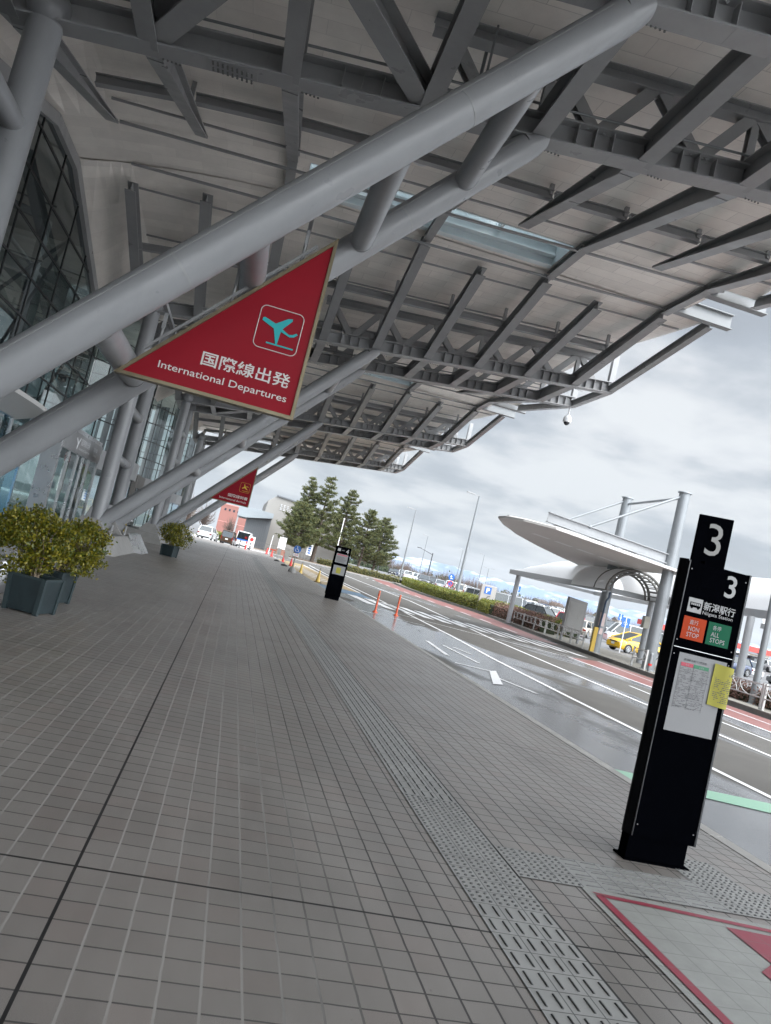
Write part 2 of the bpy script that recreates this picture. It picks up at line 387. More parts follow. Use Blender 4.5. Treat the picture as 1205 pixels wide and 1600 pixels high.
MYEL = marking('ochre_road_surface', (0.33, 0.24, 0.12), 0.5)
MBLUE = marking('blue_road_surface', (0.10, 0.17, 0.25), 0.5)
LEAF = None
def leaf_material(name, a, b, rough=0.45, trans=0.25):
    m = mat(name, a, rough); g = NG(m)
    oi = g.t.nodes.new('ShaderNodeNewGeometry')
    c = g.mix(g.rng(oi.outputs['Random Per Island'], 0, 1, 0, 1), a, b); g.lk(c, g.b.inputs['Base Color'])
    out = [n for n in g.t.nodes if n.type == 'OUTPUT_MATERIAL'][0]
    tr = g.t.nodes.new('ShaderNodeBsdfTranslucent'); g.lk(c, tr.inputs['Color'])
    mx = g.t.nodes.new('ShaderNodeMixShader'); mx.inputs[0].default_value = trans
    g.lk(g.b.outputs[0], mx.inputs[1]); g.lk(tr.outputs[0], mx.inputs[2]); g.lk(mx.outputs[0], out.inputs['Surface'])
    return m
def glass_material(name, tint, op, rough=0.02, dark=(0.02, 0.025, 0.028)):
    """architectural glazing: mirror-like coat over a partly see-through pane"""
    m = bpy.data.materials.new(name); m.use_nodes = True; t = m.node_tree; t.nodes.clear(); lk = t.links.new
    o = t.nodes.new('ShaderNodeOutputMaterial')
    fr = t.nodes.new('ShaderNodeFresnel'); fr.inputs['IOR'].default_value = 1.75
    gl = t.nodes.new('ShaderNodeBsdfGlossy'); gl.inputs['Roughness'].default_value = rough; gl.inputs['Color'].default_value = (0.92, 0.96, 0.97, 1)
    tr = t.nodes.new('ShaderNodeBsdfTransparent'); tr.inputs['Color'].default_value = (*tint, 1)
    df = t.nodes.new('ShaderNodeBsdfDiffuse'); df.inputs['Color'].default_value = (*dark, 1)
    m1 = t.nodes.new('ShaderNodeMixShader'); m1.inputs[0].default_value = op; lk(tr.outputs[0], m1.inputs[1]); lk(df.outputs[0], m1.inputs[2])
    m2 = t.nodes.new('ShaderNodeMixShader'); lk(fr.outputs[0], m2.inputs[0]); lk(m1.outputs[0], m2.inputs[1]); lk(gl.outputs[0], m2.inputs[2])
    lk(m2.outputs[0], o.inputs['Surface']); return m
GLASS = glass_material('glazing', (0.50, 0.60, 0.60), 0.16)
DGLASS = glass_material('dark_glazing', (0.26, 0.32, 0.32), 0.4)
CARGLASS = glass_material('car_glazing', (0.10, 0.12, 0.13), 0.6, 0.03)
# ------------------------------------------------------------------ ground, road, pavement
KX = 4.66          # kerb line of the walkway
RZ = -0.13         # road level
KERB = [(17.0, -30), (17.1, 20), (17.2, 28), (17.6, 34), (18.7, 44.5), (19.7, 52), (20.6, 60), (20.3, 68), (20.2, 78), (21.2, 92), (23.5, 110), (28, 128), (36, 142), (50, 152), (90, 160)]
def kerb_x(y):
    for (x0, y0), (x1, y1) in zip(KERB, KERB[1:]):
        if y0 <= y <= y1: return x0+(x1-x0)*(y-y0)/(y1-y0)
    return KERB[-1][0]
def sheet(mb, poly, z): mb.add([(x, y, z) for x, y in poly], [tuple(range(len(poly)))]); return mb
LOT = mat('lot_asphalt', (0.15, 0.15, 0.152), 0.55, noise=(0.12, 0.25), bump=(120, 0.2))
g_ = MB(); N = 24
for i in range(N):
    for j in range(N):
        pass
sheet(g_, [(-690, -390), (7390, -390), (7390, 5590), (-690, 5590)], RZ-0.012)
structure(g_, 'ground', LOT)
# road sheet: from the kerb to the island, then the far crossing road
rd = MB()
pts = KERB
for (x0, y0), (x1, y1) in zip(pts, pts[1:]):
    if y1 <= 128: rd.add([(KX, y0, RZ), (x0, y0, RZ), (x1, y1, RZ), (KX, y1, RZ)], [(0, 1, 2, 3)])
sheet(rd, [(-60, 92.5), (KX, 92.5), (KX, 128), (-60, 128)], RZ)
sheet(rd, [(-60, 128), (KX, 128), (28, 128), (36, 142), (50, 152), (90, 160), (90, 168), (-60, 140)], RZ)
structure(rd, 'road', ASPHALT)
# walkway
wk = MB()
wk.bbox((-30, -30, -0.4), (KX-0.16, 91.5, 0.0))
structure(wk, 'walkway', PAVER)
kb = MB()
yy = -20.0
while yy < 91:
    kb.rbox((KX-0.08, yy+0.5, -0.19), (0.155, 0.992, 0.39), 0.008); yy += 1.0
structure(kb, 'kerb_stones', mat('kerb_concrete', (0.33, 0.32, 0.30), 0.75, noise=(3, 0.2)))
cap = MB(); cap.bbox((-30, 91.5, -0.4), (KX, 92.5, -0.01)); structure(cap, 'walkway_end_kerb', CONC)
# pale forecourt beyond the walkway
fc = MB(); sheet(fc, [(-60, 92.6), (KX-0.3, 92.6), (KX+0.6, 122), (-60, 122)], RZ+0.004)
structure(fc, 'forecourt', mat('pale_concrete_paving', (0.46, 0.46, 0.45), 0.6, noise=(0.5, 0.12)))
# island pavement with its kerb
isl = MB()
for (x0, y0), (x1, y1) in zip(pts, pts[1:]):
    if y1 > 110: break
    isl.add([(x0+.18, y0, 0.02), (x0+4.4, y0, 0.02), (x1+4.4, y1, 0.02), (x1+.18, y1, 0.02), (x0+4.4, y0, -.4), (x1+4.4, y1, -.4)], [(0, 1, 2, 3), (1, 4, 5, 2)])
structure(isl, 'island_pavement', mat('island_paving', (0.24, 0.225, 0.19), 0.75, noise=(0.8, 0.2), bump=(60, 0.2)))
ik = MB()
for (x0, y0), (x1, y1) in zip(pts, pts[1:]):
    if y1 > 110: break
    ik.beam((x0+.09, y0, -.19), (x1+.09, y1, -.19), .18, .45)
structure(ik, 'island_kerb', mat('weathered_kerb', (0.17, 0.165, 0.15), 0.8, noise=(1.5, 0.35)))

# car park deck, rising gently away from the road
def lot_z(x, y): return RZ-.01+max(0, min(.75, (y-66)*.012)) if x > 24 else RZ-.01
cp_ = MB(); cp_.add([(24.9, 30, RZ-.008), (25.5, 66, RZ-.008), (26.5, 128.5, .61), (34, 240, .62), (400, 240, .62), (400, 128.5, .61), (400, 66, RZ-.008), (400, 30, RZ-.008)], [(0, 1, 6, 7), (1, 2, 5, 6), (2, 3, 4, 5)])
structure(cp_, 'car_park', LOT)
# road markings, each laid 4 mm above the asphalt
MZ = RZ+0.004
def strip(mb, pts, w, z=MZ):
    P = [Vector((x, y, 0)) for x, y in pts]
    L, Rr = [], []
    for i, p in enumerate(P):
        d = (P[min(i+1, len(P)-1)]-P[max(i-1, 0)]).normalized(); nrm = Vector((-d.y, d.x, 0))
        L.append(p+nrm*w/2); Rr.append(p-nrm*w/2)
    vs = [(q.x, q.y, z) for q in L]+[(q.x, q.y, z) for q in Rr]; n = len(P)
    mb.add(vs, [(i+n, i+1+n, i+1, i) for i in range(n-1)]); return mb
redl = MB()
sheet(redl, [(14.15, 4), (16.85, 4), (16.95, 27.7), (16.4, 31.0), (14.0, 29.0), (14.1, 23.5)], MZ)
sheet(redl, [(15.3, 37), (17.3, 37), (18.2, 44), (19.3, 52), (20.1, 60), (19.8, 70), (19.8, 78), (20.8, 92), (22.6, 108), (20.2, 108), (17.8, 92), (16.6, 78), (16.1, 66), (16.4, 55), (16.0, 45)], MZ)
structure(redl, 'red_lane', MRED)
wl = MB(); Z2 = MZ+0.004
strip(wl, [(7.38, 2), (7.42, 10), (7.46, 15), (7.56, 20), (7.9, 25.5), (8.1, 33), (8.25, 41), (8.3, 55), (8.6, 70), (9.2, 90)], 0.14, Z2)
strip(wl, [(10.55, 4), (10.52, 14), (10.45, 18), (10.5, 21.5), (10.68, 28.9), (11.4, 38), (12.25, 50), (12.3, 66), (12.3, 82), (12.8, 96)], 0.14, Z2)
strip(wl, [(13.95, 4), (13.98, 15), (14.1, 23.5), (13.9, 29.0)], 0.15, Z2+.004)
strip(wl, [(15.3, 4), (15.45, 15), (15.8, 22), (15.9, 27.3), (16.2, 30.8)], 0.10, Z2+.004)
strip(wl, [(14.0, 28.9), (12.6, 29.3), (10.0, 29.9), (7.8, 30.9), (6.4, 31.2)], 0.13, Z2+.004)
strip(wl, [(12.45, 6), (12.45, 20.2), (12.55, 21.6)], 0.10, Z2)
for y0 in range(40, 104, 5):
    k = y0
    xk = 16.0+0.05*(k-40) if k < 60 else 16.6+0.02*(k-60)
    strip(wl, [(xk, k), (xk+.12, k+2.6)], 0.16, Z2+.004)
for i in range(12):       # zebra crossing
    x = 6.35+i*0.845; yb = 34.0-0.2*i; yt = 38.8-0.2*i
    sheet(wl, [(x+.05, yb), (x+.56, yb-.1), (x+.32, yt-.1), (x-.19, yt)], Z2)
structure(wl, 'white_road_markings', MWHITE)
wo = MB()
strip(wo, [(5.88, 21.05), (5.66, 18.2)], .13, Z2); strip(wo, [(6.3, 20.8), (6.42, 18.0)], .10, Z2); strip(wo, [(6.62, 20.9), (6.86, 20.0)], .10, Z2)
strip(wo, [(5.45, 16.82), (6.3, 16.72)], .12, Z2); sheet(wo, [(6.23, 16.66), (6.51, 16.99), (5.80, 14.6), (5.50, 14.35)][::-1], Z2+.004); strip(wo, [(6.05, 15.75), (6.46, 14.4)], .10, Z2)
strip(wo, [(4.92, 27.95), (6.3, 27.65), (7.5, 27.6)], .09, Z2); strip(wo, [(4.95, 11.2), (4.9, 10.2)], .10, Z2)
structure(wo, 'worn_road_markings', MWORN)
gr = MB()
strip(gr, [(4.86, 2.0), (4.88, 6.0), (4.90, 8.5)], .11, Z2); sheet(gr, [(4.75, 8.15), (5.93, 8.02), (6.9, 7.9), (7.3, 8.0), (7.3, 8.45), (6.25, 8.48), (4.75, 8.62)], Z2)
structure(gr, 'green_road_markings', MGREEN)
ye = MB()
sheet(ye, [(4.72, 43.5), (7.6, 43.5), (7.7, 60), (7.9, 84), (4.72, 84)], MZ); structure(ye, 'ochre_bay', MYEL)
bl = MB(); sheet(bl, [(4.72, 39), (7.55, 39), (7.6, 43.4), (4.72, 43.4)], MZ); structure(bl, 'blue_bay', MBLUE)
hb = MB()
for i in range(11):
    y0 = 48+i*2.4; strip(hb, [(5.5, y0), (6.7, y0+1.9)], .35, Z2)
strip(hb, [(7.65, 43.5), (7.75, 60), (7.95, 84)], .15, Z2)
structure(hb, 'bay_hatching', MWHITE)

# tactile paving: pale strip sheet with raised bars and domes
tp = MB(); TX0, TX1 = 1.620, 2.052; TP = 0.144; TY0 = 3.53; PYT = 0.152
TS = mat('tactile_tiles', (0.30, 0.30, 0.29), 0.5)
g = NG(TS); x, y, z = g.xyz(); jx, _ = g.near(x, TP, TX0, 0.003); jy, _ = g.near(y, PYT, TY0, 0.003)
bs = g.scale((0.29, 0.288, 0.275), g.rng(g.noise(3, 4), .3, .7, .88, 1.08)); g.lk(g.mix(g.m('MAXIMUM', jx, jy), bs, (0.07, 0.07, 0.07)), g.b.inputs['Base Color'])
TZ = 0.004
sheet(tp, [(TX0, -4), (TX1, -4), (TX1, 62), (TX0, 62)], TZ)
sheet(tp, [(TX1+.012, 4.29), (4.2, 4.29), (4.2, 4.746), (3.94, 4.746), (3.94, 5.2), (3.5, 5.2), (3.5, 4.746), (TX1+.012, 4.746)][::1], TZ)
# cross guide toward the entrance, a single row of pale tiles
sheet(tp, [(-4.6, 22.3), (TX0, 22.42), (TX0, 22.66), (-4.6, 22.54)], TZ)
structure(tp, 'tactile_paving', TS)
tb = MB()
def tbar(cx, cy, along):
    a, b = (0.010, 0.105) if along == 'y' else (0.105, 0.010)
    h = 0.005; r = .004
    tb.loft([[(cx-a/2, cy-b/2, TZ), (cx+a/2, cy-b/2, TZ), (cx+a/2, cy+b/2, TZ), (cx-a/2, cy+b/2, TZ)],
             [(cx-a/2+r*.7, cy-b/2+r, TZ+h), (cx+a/2-r*.7, cy-b/2+r, TZ+h), (cx+a/2-r*.7, cy+b/2-r, TZ+h), (cx-a/2+r*.7, cy+b/2-r, TZ+h)]], False, True)
def tdot(cx, cy):
    n = 6; tb.loft([[(cx+rr*cos(2*pi*k/n), cy+rr*sin(2*pi*k/n), TZ+zz) for k in range(n)] for rr, zz in ((.011, 0), (.008, .005))], False, True)
for r in range(-30, 384):
    cy = TY0+PYT*(r+.5)
    dots = 3.83 < cy < 5.50
    for k in range(3):
        cx = TX0+TP*(k+.5)
        if dots:
            for a in (-1, 0, 1):
                for b in (-1, 0, 1): tdot(cx+a*.044, cy+b*.046)
        else:
            for a in (-.036, .036): tbar(cx+a, cy, 'y')
for i in range(15):
    cx = TX1+.012+TP*(i+.5)
    for j in range(3):
        cy = 4.29+PYT*(j+.5)
        if i < 3 or i >= 10:
            for a in (-1, 0, 1):
                for b in (-1, 0, 1): tdot(cx+a*.044, cy+b*.046)
        else:
            for a in (-.038, .038): tbar(cx, cy+a, 'x')
for i in range(3):
    for j in range(3):
        for a in (-1, 0, 1):
            for b in (-1, 0, 1): tdot(3.5+TP*(i+.5)+a*.044, 4.746+PYT*(j+.5)+b*.046)
structure(tb, 'tactile_ridges', mat('tactile_ridge_rubber', (0.075, 0.075, 0.073), 0.5))

# floor graphic in front of the bus stop
MATW = mat('floor_sticker_cream', (0.40, 0.40, 0.375), 0.5); MATR = mat('floor_sticker_red', (0.40, 0.05, 0.08), 0.5)
for m_, base in ((MATW, (0.29, 0.292, 0.272)), (MATR, (0.27, 0.032, 0.055))):
    g = NG(m_); x, y, z = g.xyz(); jx, _ = g.near(x, 0.1435, -0.30, 0.0035); jy, _ = g.near(y, 0.152, 3.53, 0.0035)
    j = g.m('MULTIPLY', g.m('MAXIMUM', jx, jy), 0.45); n = g.rng(g.noise(5, 5, .7), .3, .7, .85, 1.08)
    g.lk(g.mix(j, g.scale(base, n), (0.12, 0.12, 0.11)), g.b.inputs['Base Color']); g.bump(g.m('SUBTRACT', 1.0, g.m('MAXIMUM', jx, jy)), .35, .003)
fg = thing('floor_sticker', (2.44, 2.2, 0), 'large cream floor sticker with a red border and red block below the bus stop pillar', 'floor sticker')
a = MB(); sheet(a, [(2.46, 4.272), (2.49, 4.30), (4.3, 4.13), (4.3, 1.0), (2.44, 1.0)][::-1], 0.005); a.build('sticker_base', MATW, fg)
b = MB(); SZ = 0.009
strip(b, [(2.535, 1.0), (2.535, 4.20)], .055, SZ); b.add([(2.5, 4.235, SZ), (2.56, 4.18, SZ), (4.3, 4.012, SZ), (4.3, 4.06, SZ)], [(0, 1, 2, 3)])
sheet(b, [(3.27, 4.05), (3.27, 3.66), (3.12, 3.55), (3.12, 3.42), (3.30, 3.30), (4.3, 3.10), (4.3, 3.97)], SZ)
b.build('red_border', MATR, fg)
# ------------------------------------------------------------------ entrance canopy: one wing per frame
SP, DY = 17.15, 3.06
XR = [-4.70, -2.85, -0.86, 1.18, 2.95, 4.73, 6.50, 8.28, 10.05, 11.5]
CONT = {-0.86, 2.95, 6.50, 10.05}
CANT, CF = 5.5, 6.5
def zb(x): return 8.2+0.113*x                      # underside of bottom chords
def zrr(x): return 10.24+0.016*x-(0.0165*(1-x)**2 if x < 1 else 0)      # rafter underside at the ridge
def ztop(x): return 9.56+0.087*x                   # top chord underside
def roofz(x, t):                                   # sheet underside; t=0 over the trusses, 1 at the ridge
    xx = max(x, -4.7)
    z = (ztop(xx)+0.24)*(1-t)+(zrr(xx)+0.19)*t
    if x < -4.7:
        s = min(1, (-4.7-x)/1.4); s = s*s*(3-2*s)*.5+s*.5
        zg = 7.72*(1-t)+9.5*t
        z = z*(1-s)+zg*s
    return z
def wing(y0, label, detail=True):
    ya, yb = y0, y0+DY
    root = thing('roof_canopy', (0, y0, 0), label, 'canopy', 'steel canopy wings over the walkway')
    # roof sheet
    sh = MB(); xs = [-6.1, -5.8, -5.5, -5.2, -4.95, -4.7]+[-4.7+i*.75 for i in range(1, 23)]+[12.1]
    ys = [(ya-CANT, 1), (ya-CANT*.66, .70), (ya-CANT*.33, .36), (ya, 0), (yb, 0), (yb+CF*.33, .36), (yb+CF*.66, .70), (yb+CF, 1)]
    def xe(t): return 10.75+0.65*t
    for th in (0, 1):
        V = []
        for (y, t) in ys:
            for x in xs:
                X = min(x, xe(t)); V.append((X, y, roofz(X, t)+0.16*th))
        n = len(xs); F = []
        for j in range(len(ys)-1):
            for i in range(n-1):
                q = (j*n+i, j*n+i+1, (j+1)*n+i+1, (j+1)*n+i); F.append(q if th else q[::-1])
        sh.add(V, F, False)
    rim = [(xe(t), y, roofz(xe(t), t)) for y, t in ys]
    for p, q in zip(rim, rim[1:]): sh.add([p, q, (q[0], q[1], q[2]+.16), (p[0], p[1], p[2]+.16)], [(0, 1, 2, 3)])
    sh.build('roof_panel', SOFFIT, root)
    # ridge strip beyond the far cantilever with its skylight opening
    r0_, r1_ = yb+CF+0.004, ya-CANT+SP-0.004
    rs = MB(); SKX = (-0.45, 6.35)
    def rp(xa, xb, yA, yB):
        k = max(1, int((xb-xa)/1.0)); X = [xa+(xb-xa)*i/k for i in range(k+1)]
        for x0, x1 in zip(X, X[1:]):
            rs.add([(x0, yA, roofz(x0, 1)+.02), (x1, yA, roofz(x1, 1)+.02), (x1, yB, roofz(x1, 1)+.02), (x0, yB, roofz(x0, 1)+.02)], [(0, 1, 2, 3)])
            rs.add([(x0, yA, roofz(x0, 1)+.18), (x1, yA, roofz(x1, 1)+.18), (x1, yB, roofz(x1, 1)+.18), (x0, yB, roofz(x0, 1)+.18)], [(3, 2, 1, 0)])
    rp(-6.1, SKX[0], r0_, r1_); rp(SKX[1], 10.5, r0_, r1_); rp(SKX[0], SKX[1], r0_, r0_+.25); rp(SKX[0], SKX[1], r1_-.25, r1_)
    rs.build('ridge_panel', SOFFIT, root)
    ed = MB()
    for y in (r0_+.05, r1_-.05): ed.beam((-4.7, y, roofz(-4.7, 1)-.02), (10.5, y, roofz(10.5, 1)-.02), .07, .05)
    ed.build('ridge_trim', STEEL, root)
    # skylight well
    sk = MB(); xa, xb = SKX; yA, yB = r0_+.25, r1_-.25
    for y in (yA, yB):
        sk.add([(xa, y, roofz(xa, 1)), (xb, y, roofz(xb, 1)), (xb, y, roofz(xb, 1)+1.05), (xa, y, roofz(xa, 1)+1.05)], [(0, 1, 2, 3)])
        for k in range(9):
            xx = xa+(xb-xa)*k/8; sk.bbox((xx-.02, y-.05, roofz(xx, 1)+.05), (xx+.02, y+.05, roofz(xx, 1)+1.0))
    for x in (xa, xb): sk.add([(x, yA, roofz(x, 1)), (x, yB, roofz(x, 1)), (x, yB, roofz(x, 1)+1.05), (x, yA, roofz(x, 1)+1.05)], [(0, 1, 2, 3)])
    wob = sk.build('skylight_well', SKYL, root)
    sb = MB(); ym = (yA+yB)/2
    sb.ibeam((xa, ym+.55, roofz(xa, 1)+.22), (xb, ym+.55, roofz(xb, 1)+.22), .22, .3); sb.ibeam((xa, yB-.12, roofz(xa, 1)-.02), (xb, yB-.12, roofz(xb, 1)-.02), .22, .34)
    for k in range(1, 4): xx = xa+(xb-xa)*k/4; sb.beam((xx, yA, roofz(xx, 1)+.5), (xx, yB, roofz(xx, 1)+.5), .1, .16)
    sb.build('skylight_beam', SKYL, wob)
    gg = MB()
    for k in range(4):
        x0 = xa+(xb-xa)*k/4+.04; x1 = xa+(xb-xa)*(k+1)/4-.04
        gg.add([(x0, yA, roofz(x0, 1)+1.0), (x1, yA, roofz(x1, 1)+1.0), (x1, yB, roofz(x1, 1)+1.0), (x0, yB, roofz(x0, 1)+1.0)], [(0, 1, 2, 3)])
    gg.build('skylight_pane', glass_material('skylight_glass', (0.88, 0.93, 0.94), 0.05) if 'skylight_glass' not in bpy.data.materials else bpy.data.materials['skylight_glass'], wob)
    # rafters
    for i, x in enumerate(XR[:-1]):
        rf = MB(); c = x in CONT
        rf.ibeam((x, ya-.0, zb(x)), (x, yb, zb(x)), .27, .42)
        for sgn, ye_, CA in ((-1, ya, CANT), (1, yb, CF)):
            L = CA-(.02 if c else .5); t = L/CA
            zend = zb(x)+(zrr(x)-(.12 if sgn < 0 else 0)-zb(x))*t
            dt = roofz(x, t)-zend-.01
            rf.ibeam((x, ye_, zb(x)), (x, ye_+sgn*L, zend), .27, .44, h1=(.29 if sgn < 0 else (.17 if c else .05)))
            # splice plates with bolts near the truss
            ys_ = ye_+sgn*.75; zs_ = zb(x)+(zrr(x)-zb(x))*.75/CA
            rf.beam((x, ys_-.22*sgn, zs_-.006-.22*(zrr(x)-zb(x))/CA), (x, ys_+.22*sgn, zs_-.006+.22*(zrr(x)-zb(x))/CA), .25, .014)
        if c: rf.ibeam((x, yb+CF, zrr(x)), (x, ya-CANT+SP, zrr(x)), .22, .17)
        rf.build('rafter', STEEL, root)
    # purlins between the rafters
    for x0, x1 in zip(XR[:-2], XR[1:-1]):
        for yy, t in ((ya-2.3, .42), (yb+4.2, .65)):
            pu = MB(); z0 = zb(x0)+(zrr(x0)-zb(x0))*t+.30 if t else ztop(x0); z1 = zb(x1)+(zrr(x1)-zb(x1))*t+.30 if t else ztop(x1)
            if t: pu.ibeam((x0+.02, yy, z0), (x1-.02, yy, z1), .16, .2, .018, .012)
            if t: pu.beam((x1-.08, yy, z1+.1), (x1-.08, yy, roofz(x1, t)), .09, .09, (0, 1, 0))
            pu.build('purlin', STEEL, root)
    # thin battens following the panel joints
    for t, yy in ((.3, ya-1.65), (.8, ya-4.4), (.35, yb+2.25), (.85, yb+5.5)):
        ba = MB(); ba.beam((-4.7, yy, roofz(-4.7, t)-.02), (xe(t)-.1, yy, roofz(11, t)-.02), .05, .04); ba.build('batten', STEEL, root)
    # trusses
    for yt in (ya, yb):
        xl, xr = -4.70, 11.5
        tr = MB(); tr.ibeam((xl, yt, zb(xl)-.004), (xr, yt, zb(xr)-.004), .34, .40, .03, .016)
        for x0, x1 in zip(XR[2:], XR[3:]):
            xm = (x0+x1)/2
            for k in (-.3, 0, .3): tr.bbox((xm+k-.008, yt-.155, zb(xm)+.028), (xm+k+.008, yt+.155, zb(xm)+.375))
        tr.m = 1
        if detail:
            for x0 in XR[:-1]:
                for k in (-.45, .45):
                    for a in range(5): tr.lathe((x0+(.2 if k > 0 else -.44)+a*.06, yt+k*.26, zb(x0)+.0), [(.016, -.016), (.016, 0)], 6)
            for k in range(9):
                for a in (-.10, -.05, .05, .10): tr.lathe((-1.95+k*.07, yt+a, zb(-1.95)-.012), [(.017, -.018), (.017, 0)], 6)
        tr.m = 0; tr.beam((-2.02, yt, zb(-2.0)-.012), (-1.32, yt, zb(-1.3)-.012), .30, .016)
        tr = tr.build('truss', [STEEL, BOLT], root)
        tc_ = MB(); tc_.ibeam((1.0, yt, ztop(1.0)), (10.9, yt, ztop(10.9)), .26, .24); tc_.build('top_chord', STEEL, tr)
        for x0, x1 in zip(XR[3:], XR[4:]):
            xm = (x0+x1)/2
            for xt, sg in ((x0, -1), (x1, 1)):
                if xt > 11: continue
                wb = MB(); wb.ibeam((xm+sg*.07, yt, zb(xm)+.40), (xt-sg*.08, yt, ztop(xt)+.03), .2, .17, .016, .012, up=(0, 1, 0), align=0); wb.build('diagonal', STEEL, tr)
            if round(x1, 2) in CONT: wb = MB(); wb.ibeam((x1, yt, zb(x1)+.40), (x1, yt, ztop(x1)+.02), .14, .14, up=(0, 1, 0), align=0); wb.build('post', STEEL, tr)
    for k_, (dx, rr) in enumerate(((.24, .028), (-.24, .02))):
        cd_ = MB(); cd_.path([(x, yb+dx, zb(x)+.47) for x in (-4.6, -2, 1, 4, 7, 10)], rr, 6, True); cd_.path([(1.9, yb+dx, zb(1.9)+.47), (1.9, yb+dx, roofz(1.9, 0)-.05)], rr, 6); cd_.build('conduit', GALV, root)
    # plan bracing between the two bottom chords
    for x0, x1 in ((XR[1], XR[2]), (XR[3], XR[2])):
        br = MB(); br.ibeam((x0, yb, zb(x0)+.05), (x1, ya, zb(x1)+.05), .34, .34); br.build('bracing', STEEL, root)
    # free edge beam, kinked at the trusses
    eb = MB(); E = [(11.45, ya-CANT-.1, zrr(11.4)-.02), (11.45, ya, zb(11.5)-.01), (11.45, yb, zb(11.5)-.01), (11.45, yb+CF+.1, zrr(11.4)-.02)]
    for p, q in zip(E, E[1:]): eb.ibeam(p, q, .2, .26, .02, .014)
    eb = eb.build('edge_beam', STEEL, root)
    for yt in (ya, yb): po = MB(); po.ibeam((11.42, yt, zb(11.4)+.25), (11.42, yt, ztop(11.4)+.32), .2, .2, up=(0, 1, 0), align=0); po.build('edge_post', STEEL, eb)
    for yy in (ya-CANT-.3, yb+CF+.3):
        gt = MB(); gt.ibeam((10.2, yy, zrr(11)+.02), (11.95, yy, zrr(11)+.02), .24, .42); gt.build('gutter_box', LGREY, root)
    # inclined struts and columns
    for yt in (ya, yb):
        f = lambda X: 5.33+1.09*X
        st = MB(); st.tube((-4.32, yt, f(-4.32)), (2.80, yt, f(2.80)), .218, .218, 24)
        P0 = Vector((2.80, yt, f(2.80))); P1 = Vector((3.08, yt, zb(3.08)+.02))
        # flattened head
        d = (P1-P0).normalized(); R = []
        for t, ra, rb in ((0, .218, .218), (.55, .218, .17), (1.0, .215, .10)):
            c = P0.lerp(P1, t); u = d.cross(Vector((0, 1, 0))).normalized()
            R.append([c+Vector((0, 1, 0))*ra*cos(2*pi*k/24)+u*rb*sin(2*pi*k/24) for k in range(24)])
        st.loft(R, False, True, True, True)
        st = st.build('strut', PIPE, root)
        sm = MB(); u = Vector((-1.09, 0, 1)).normalized(); nrm = (Vector((0, -1, 0))*.83+u*.56).normalized()
        sm.beam(Vector((-4.2, yt, f(-4.2)))+nrm*.2175, Vector((2.7, yt, f(2.7)))+nrm*.2175, .02, .010, up=nrm)
        for X in (-3.6, -1.2, 1.25):
            c0 = Vector((X, yt, f(X))); dd = Vector((1, 0, 1.09)).normalized()*.012; sm.tube(c0-dd, c0+dd, .2215, .2215, 24)
        sm.build('weld_seam', STEEL, st)
        sp_ = MB()
        for dy_ in (-.30, .30): sp_.prism([(-4.75, yt+dy_*.5-.015, .35), (-3.95, yt+dy_*.5-.015, .35), (-3.72, yt+dy_*.5-.015, .85), (-4.45, yt+dy_*.5-.015, 1.3)], (0, .03, 0))
        sp_.beam((-3.70, yt, .45), (-3.70, yt, .86), .3, .03, up=(1, 0, 0)); sp_.build('shoe_plate', STEEL, st)
        co = MB(); co.tube((-4.22, yt, .55), (-4.22, yt, zb(-4.22)-.02), .235, .235, 24); co.sphere((-4.22, yt, zb(-4.22)+.22), .30, 20, 12)
        co.build('column', PIPE, root)
    cn = MB()
    for X in (1.98, .70, -.58, -1.86): Z = 5.33+1.09*X; cn.tube((X, ya+.1, Z), (X, yb-.1, Z), .165, .165, 20, False); cn.tube((X, ya+.205, Z), (X, ya+.225, Z), .175, .175, 20); cn.tube((X, yb-.225, Z), (X, yb-.205, Z), .175, .175, 20)
    cn.build('strut_spreader', PIPE, root)
    cn = MB()
    for Z in (1.3, 2.95, 4.6, 6.2): cn.tube((-4.22, ya+.1, Z), (-4.22, yb-.1, Z), .16, .16, 20, False)
    cn.build('column_spreader', PIPE, root)
    # concrete plinth with sloped metal apron
    pl = MB(); a, b = ya-1.6, yb+1.5
    pl.loft([[(-5.6, a, 0), (-3.45, a, 0), (-3.25, a+.3, 0), (-3.25, b-.3, 0), (-3.45, b, 0), (-5.6, b, 0)],
             [(-5.6, a, .52), (-3.75, a, .52), (-3.6, a+.3, .52), (-3.6, b-.3, .52), (-3.75, b, .52), (-5.6, b, .52)]], False, True)
    for yt in (ya, yb): pl.loft([[(-4.9, yt-.55, .5), (-3.7, yt-.55, .5), (-3.7, yt+.55, .5), (-4.9, yt+.55, .5)], [(-4.6, yt-.4, .95), (-4.1, yt-.4, .95), (-4.1, yt+.4, .95), (-4.6, yt+.4, .95)]], False, True)
    pl.build('plinth', CONC, root)
    ap = MB(); ap.prism([(-3.30, b-1.2, .0), (-2.98, b-1.2, .0), (-3.42, b-1.2, .62), (-3.62, b-1.2, .62)], (0, 1.9, 0)); ap.build('apron', SILVER, root)
    return root
WL = {-1: 'steel canopy wing overhead and behind, nearest of the row, over the start of the walkway',
      0: 'nearest full steel canopy wing, its big grey tube struts carrying the large red departures sign',
      1: 'second steel canopy wing, with a dome camera under its outer corner',
      2: 'third steel canopy wing, its struts carrying the small red sign in the distance',
      3: 'farthest steel canopy wing against the sky, beyond the small red sign'}
for k in (-1, 0, 1, 2, 3): wing(8.05+SP*k, WL[k], k in (0, 1))
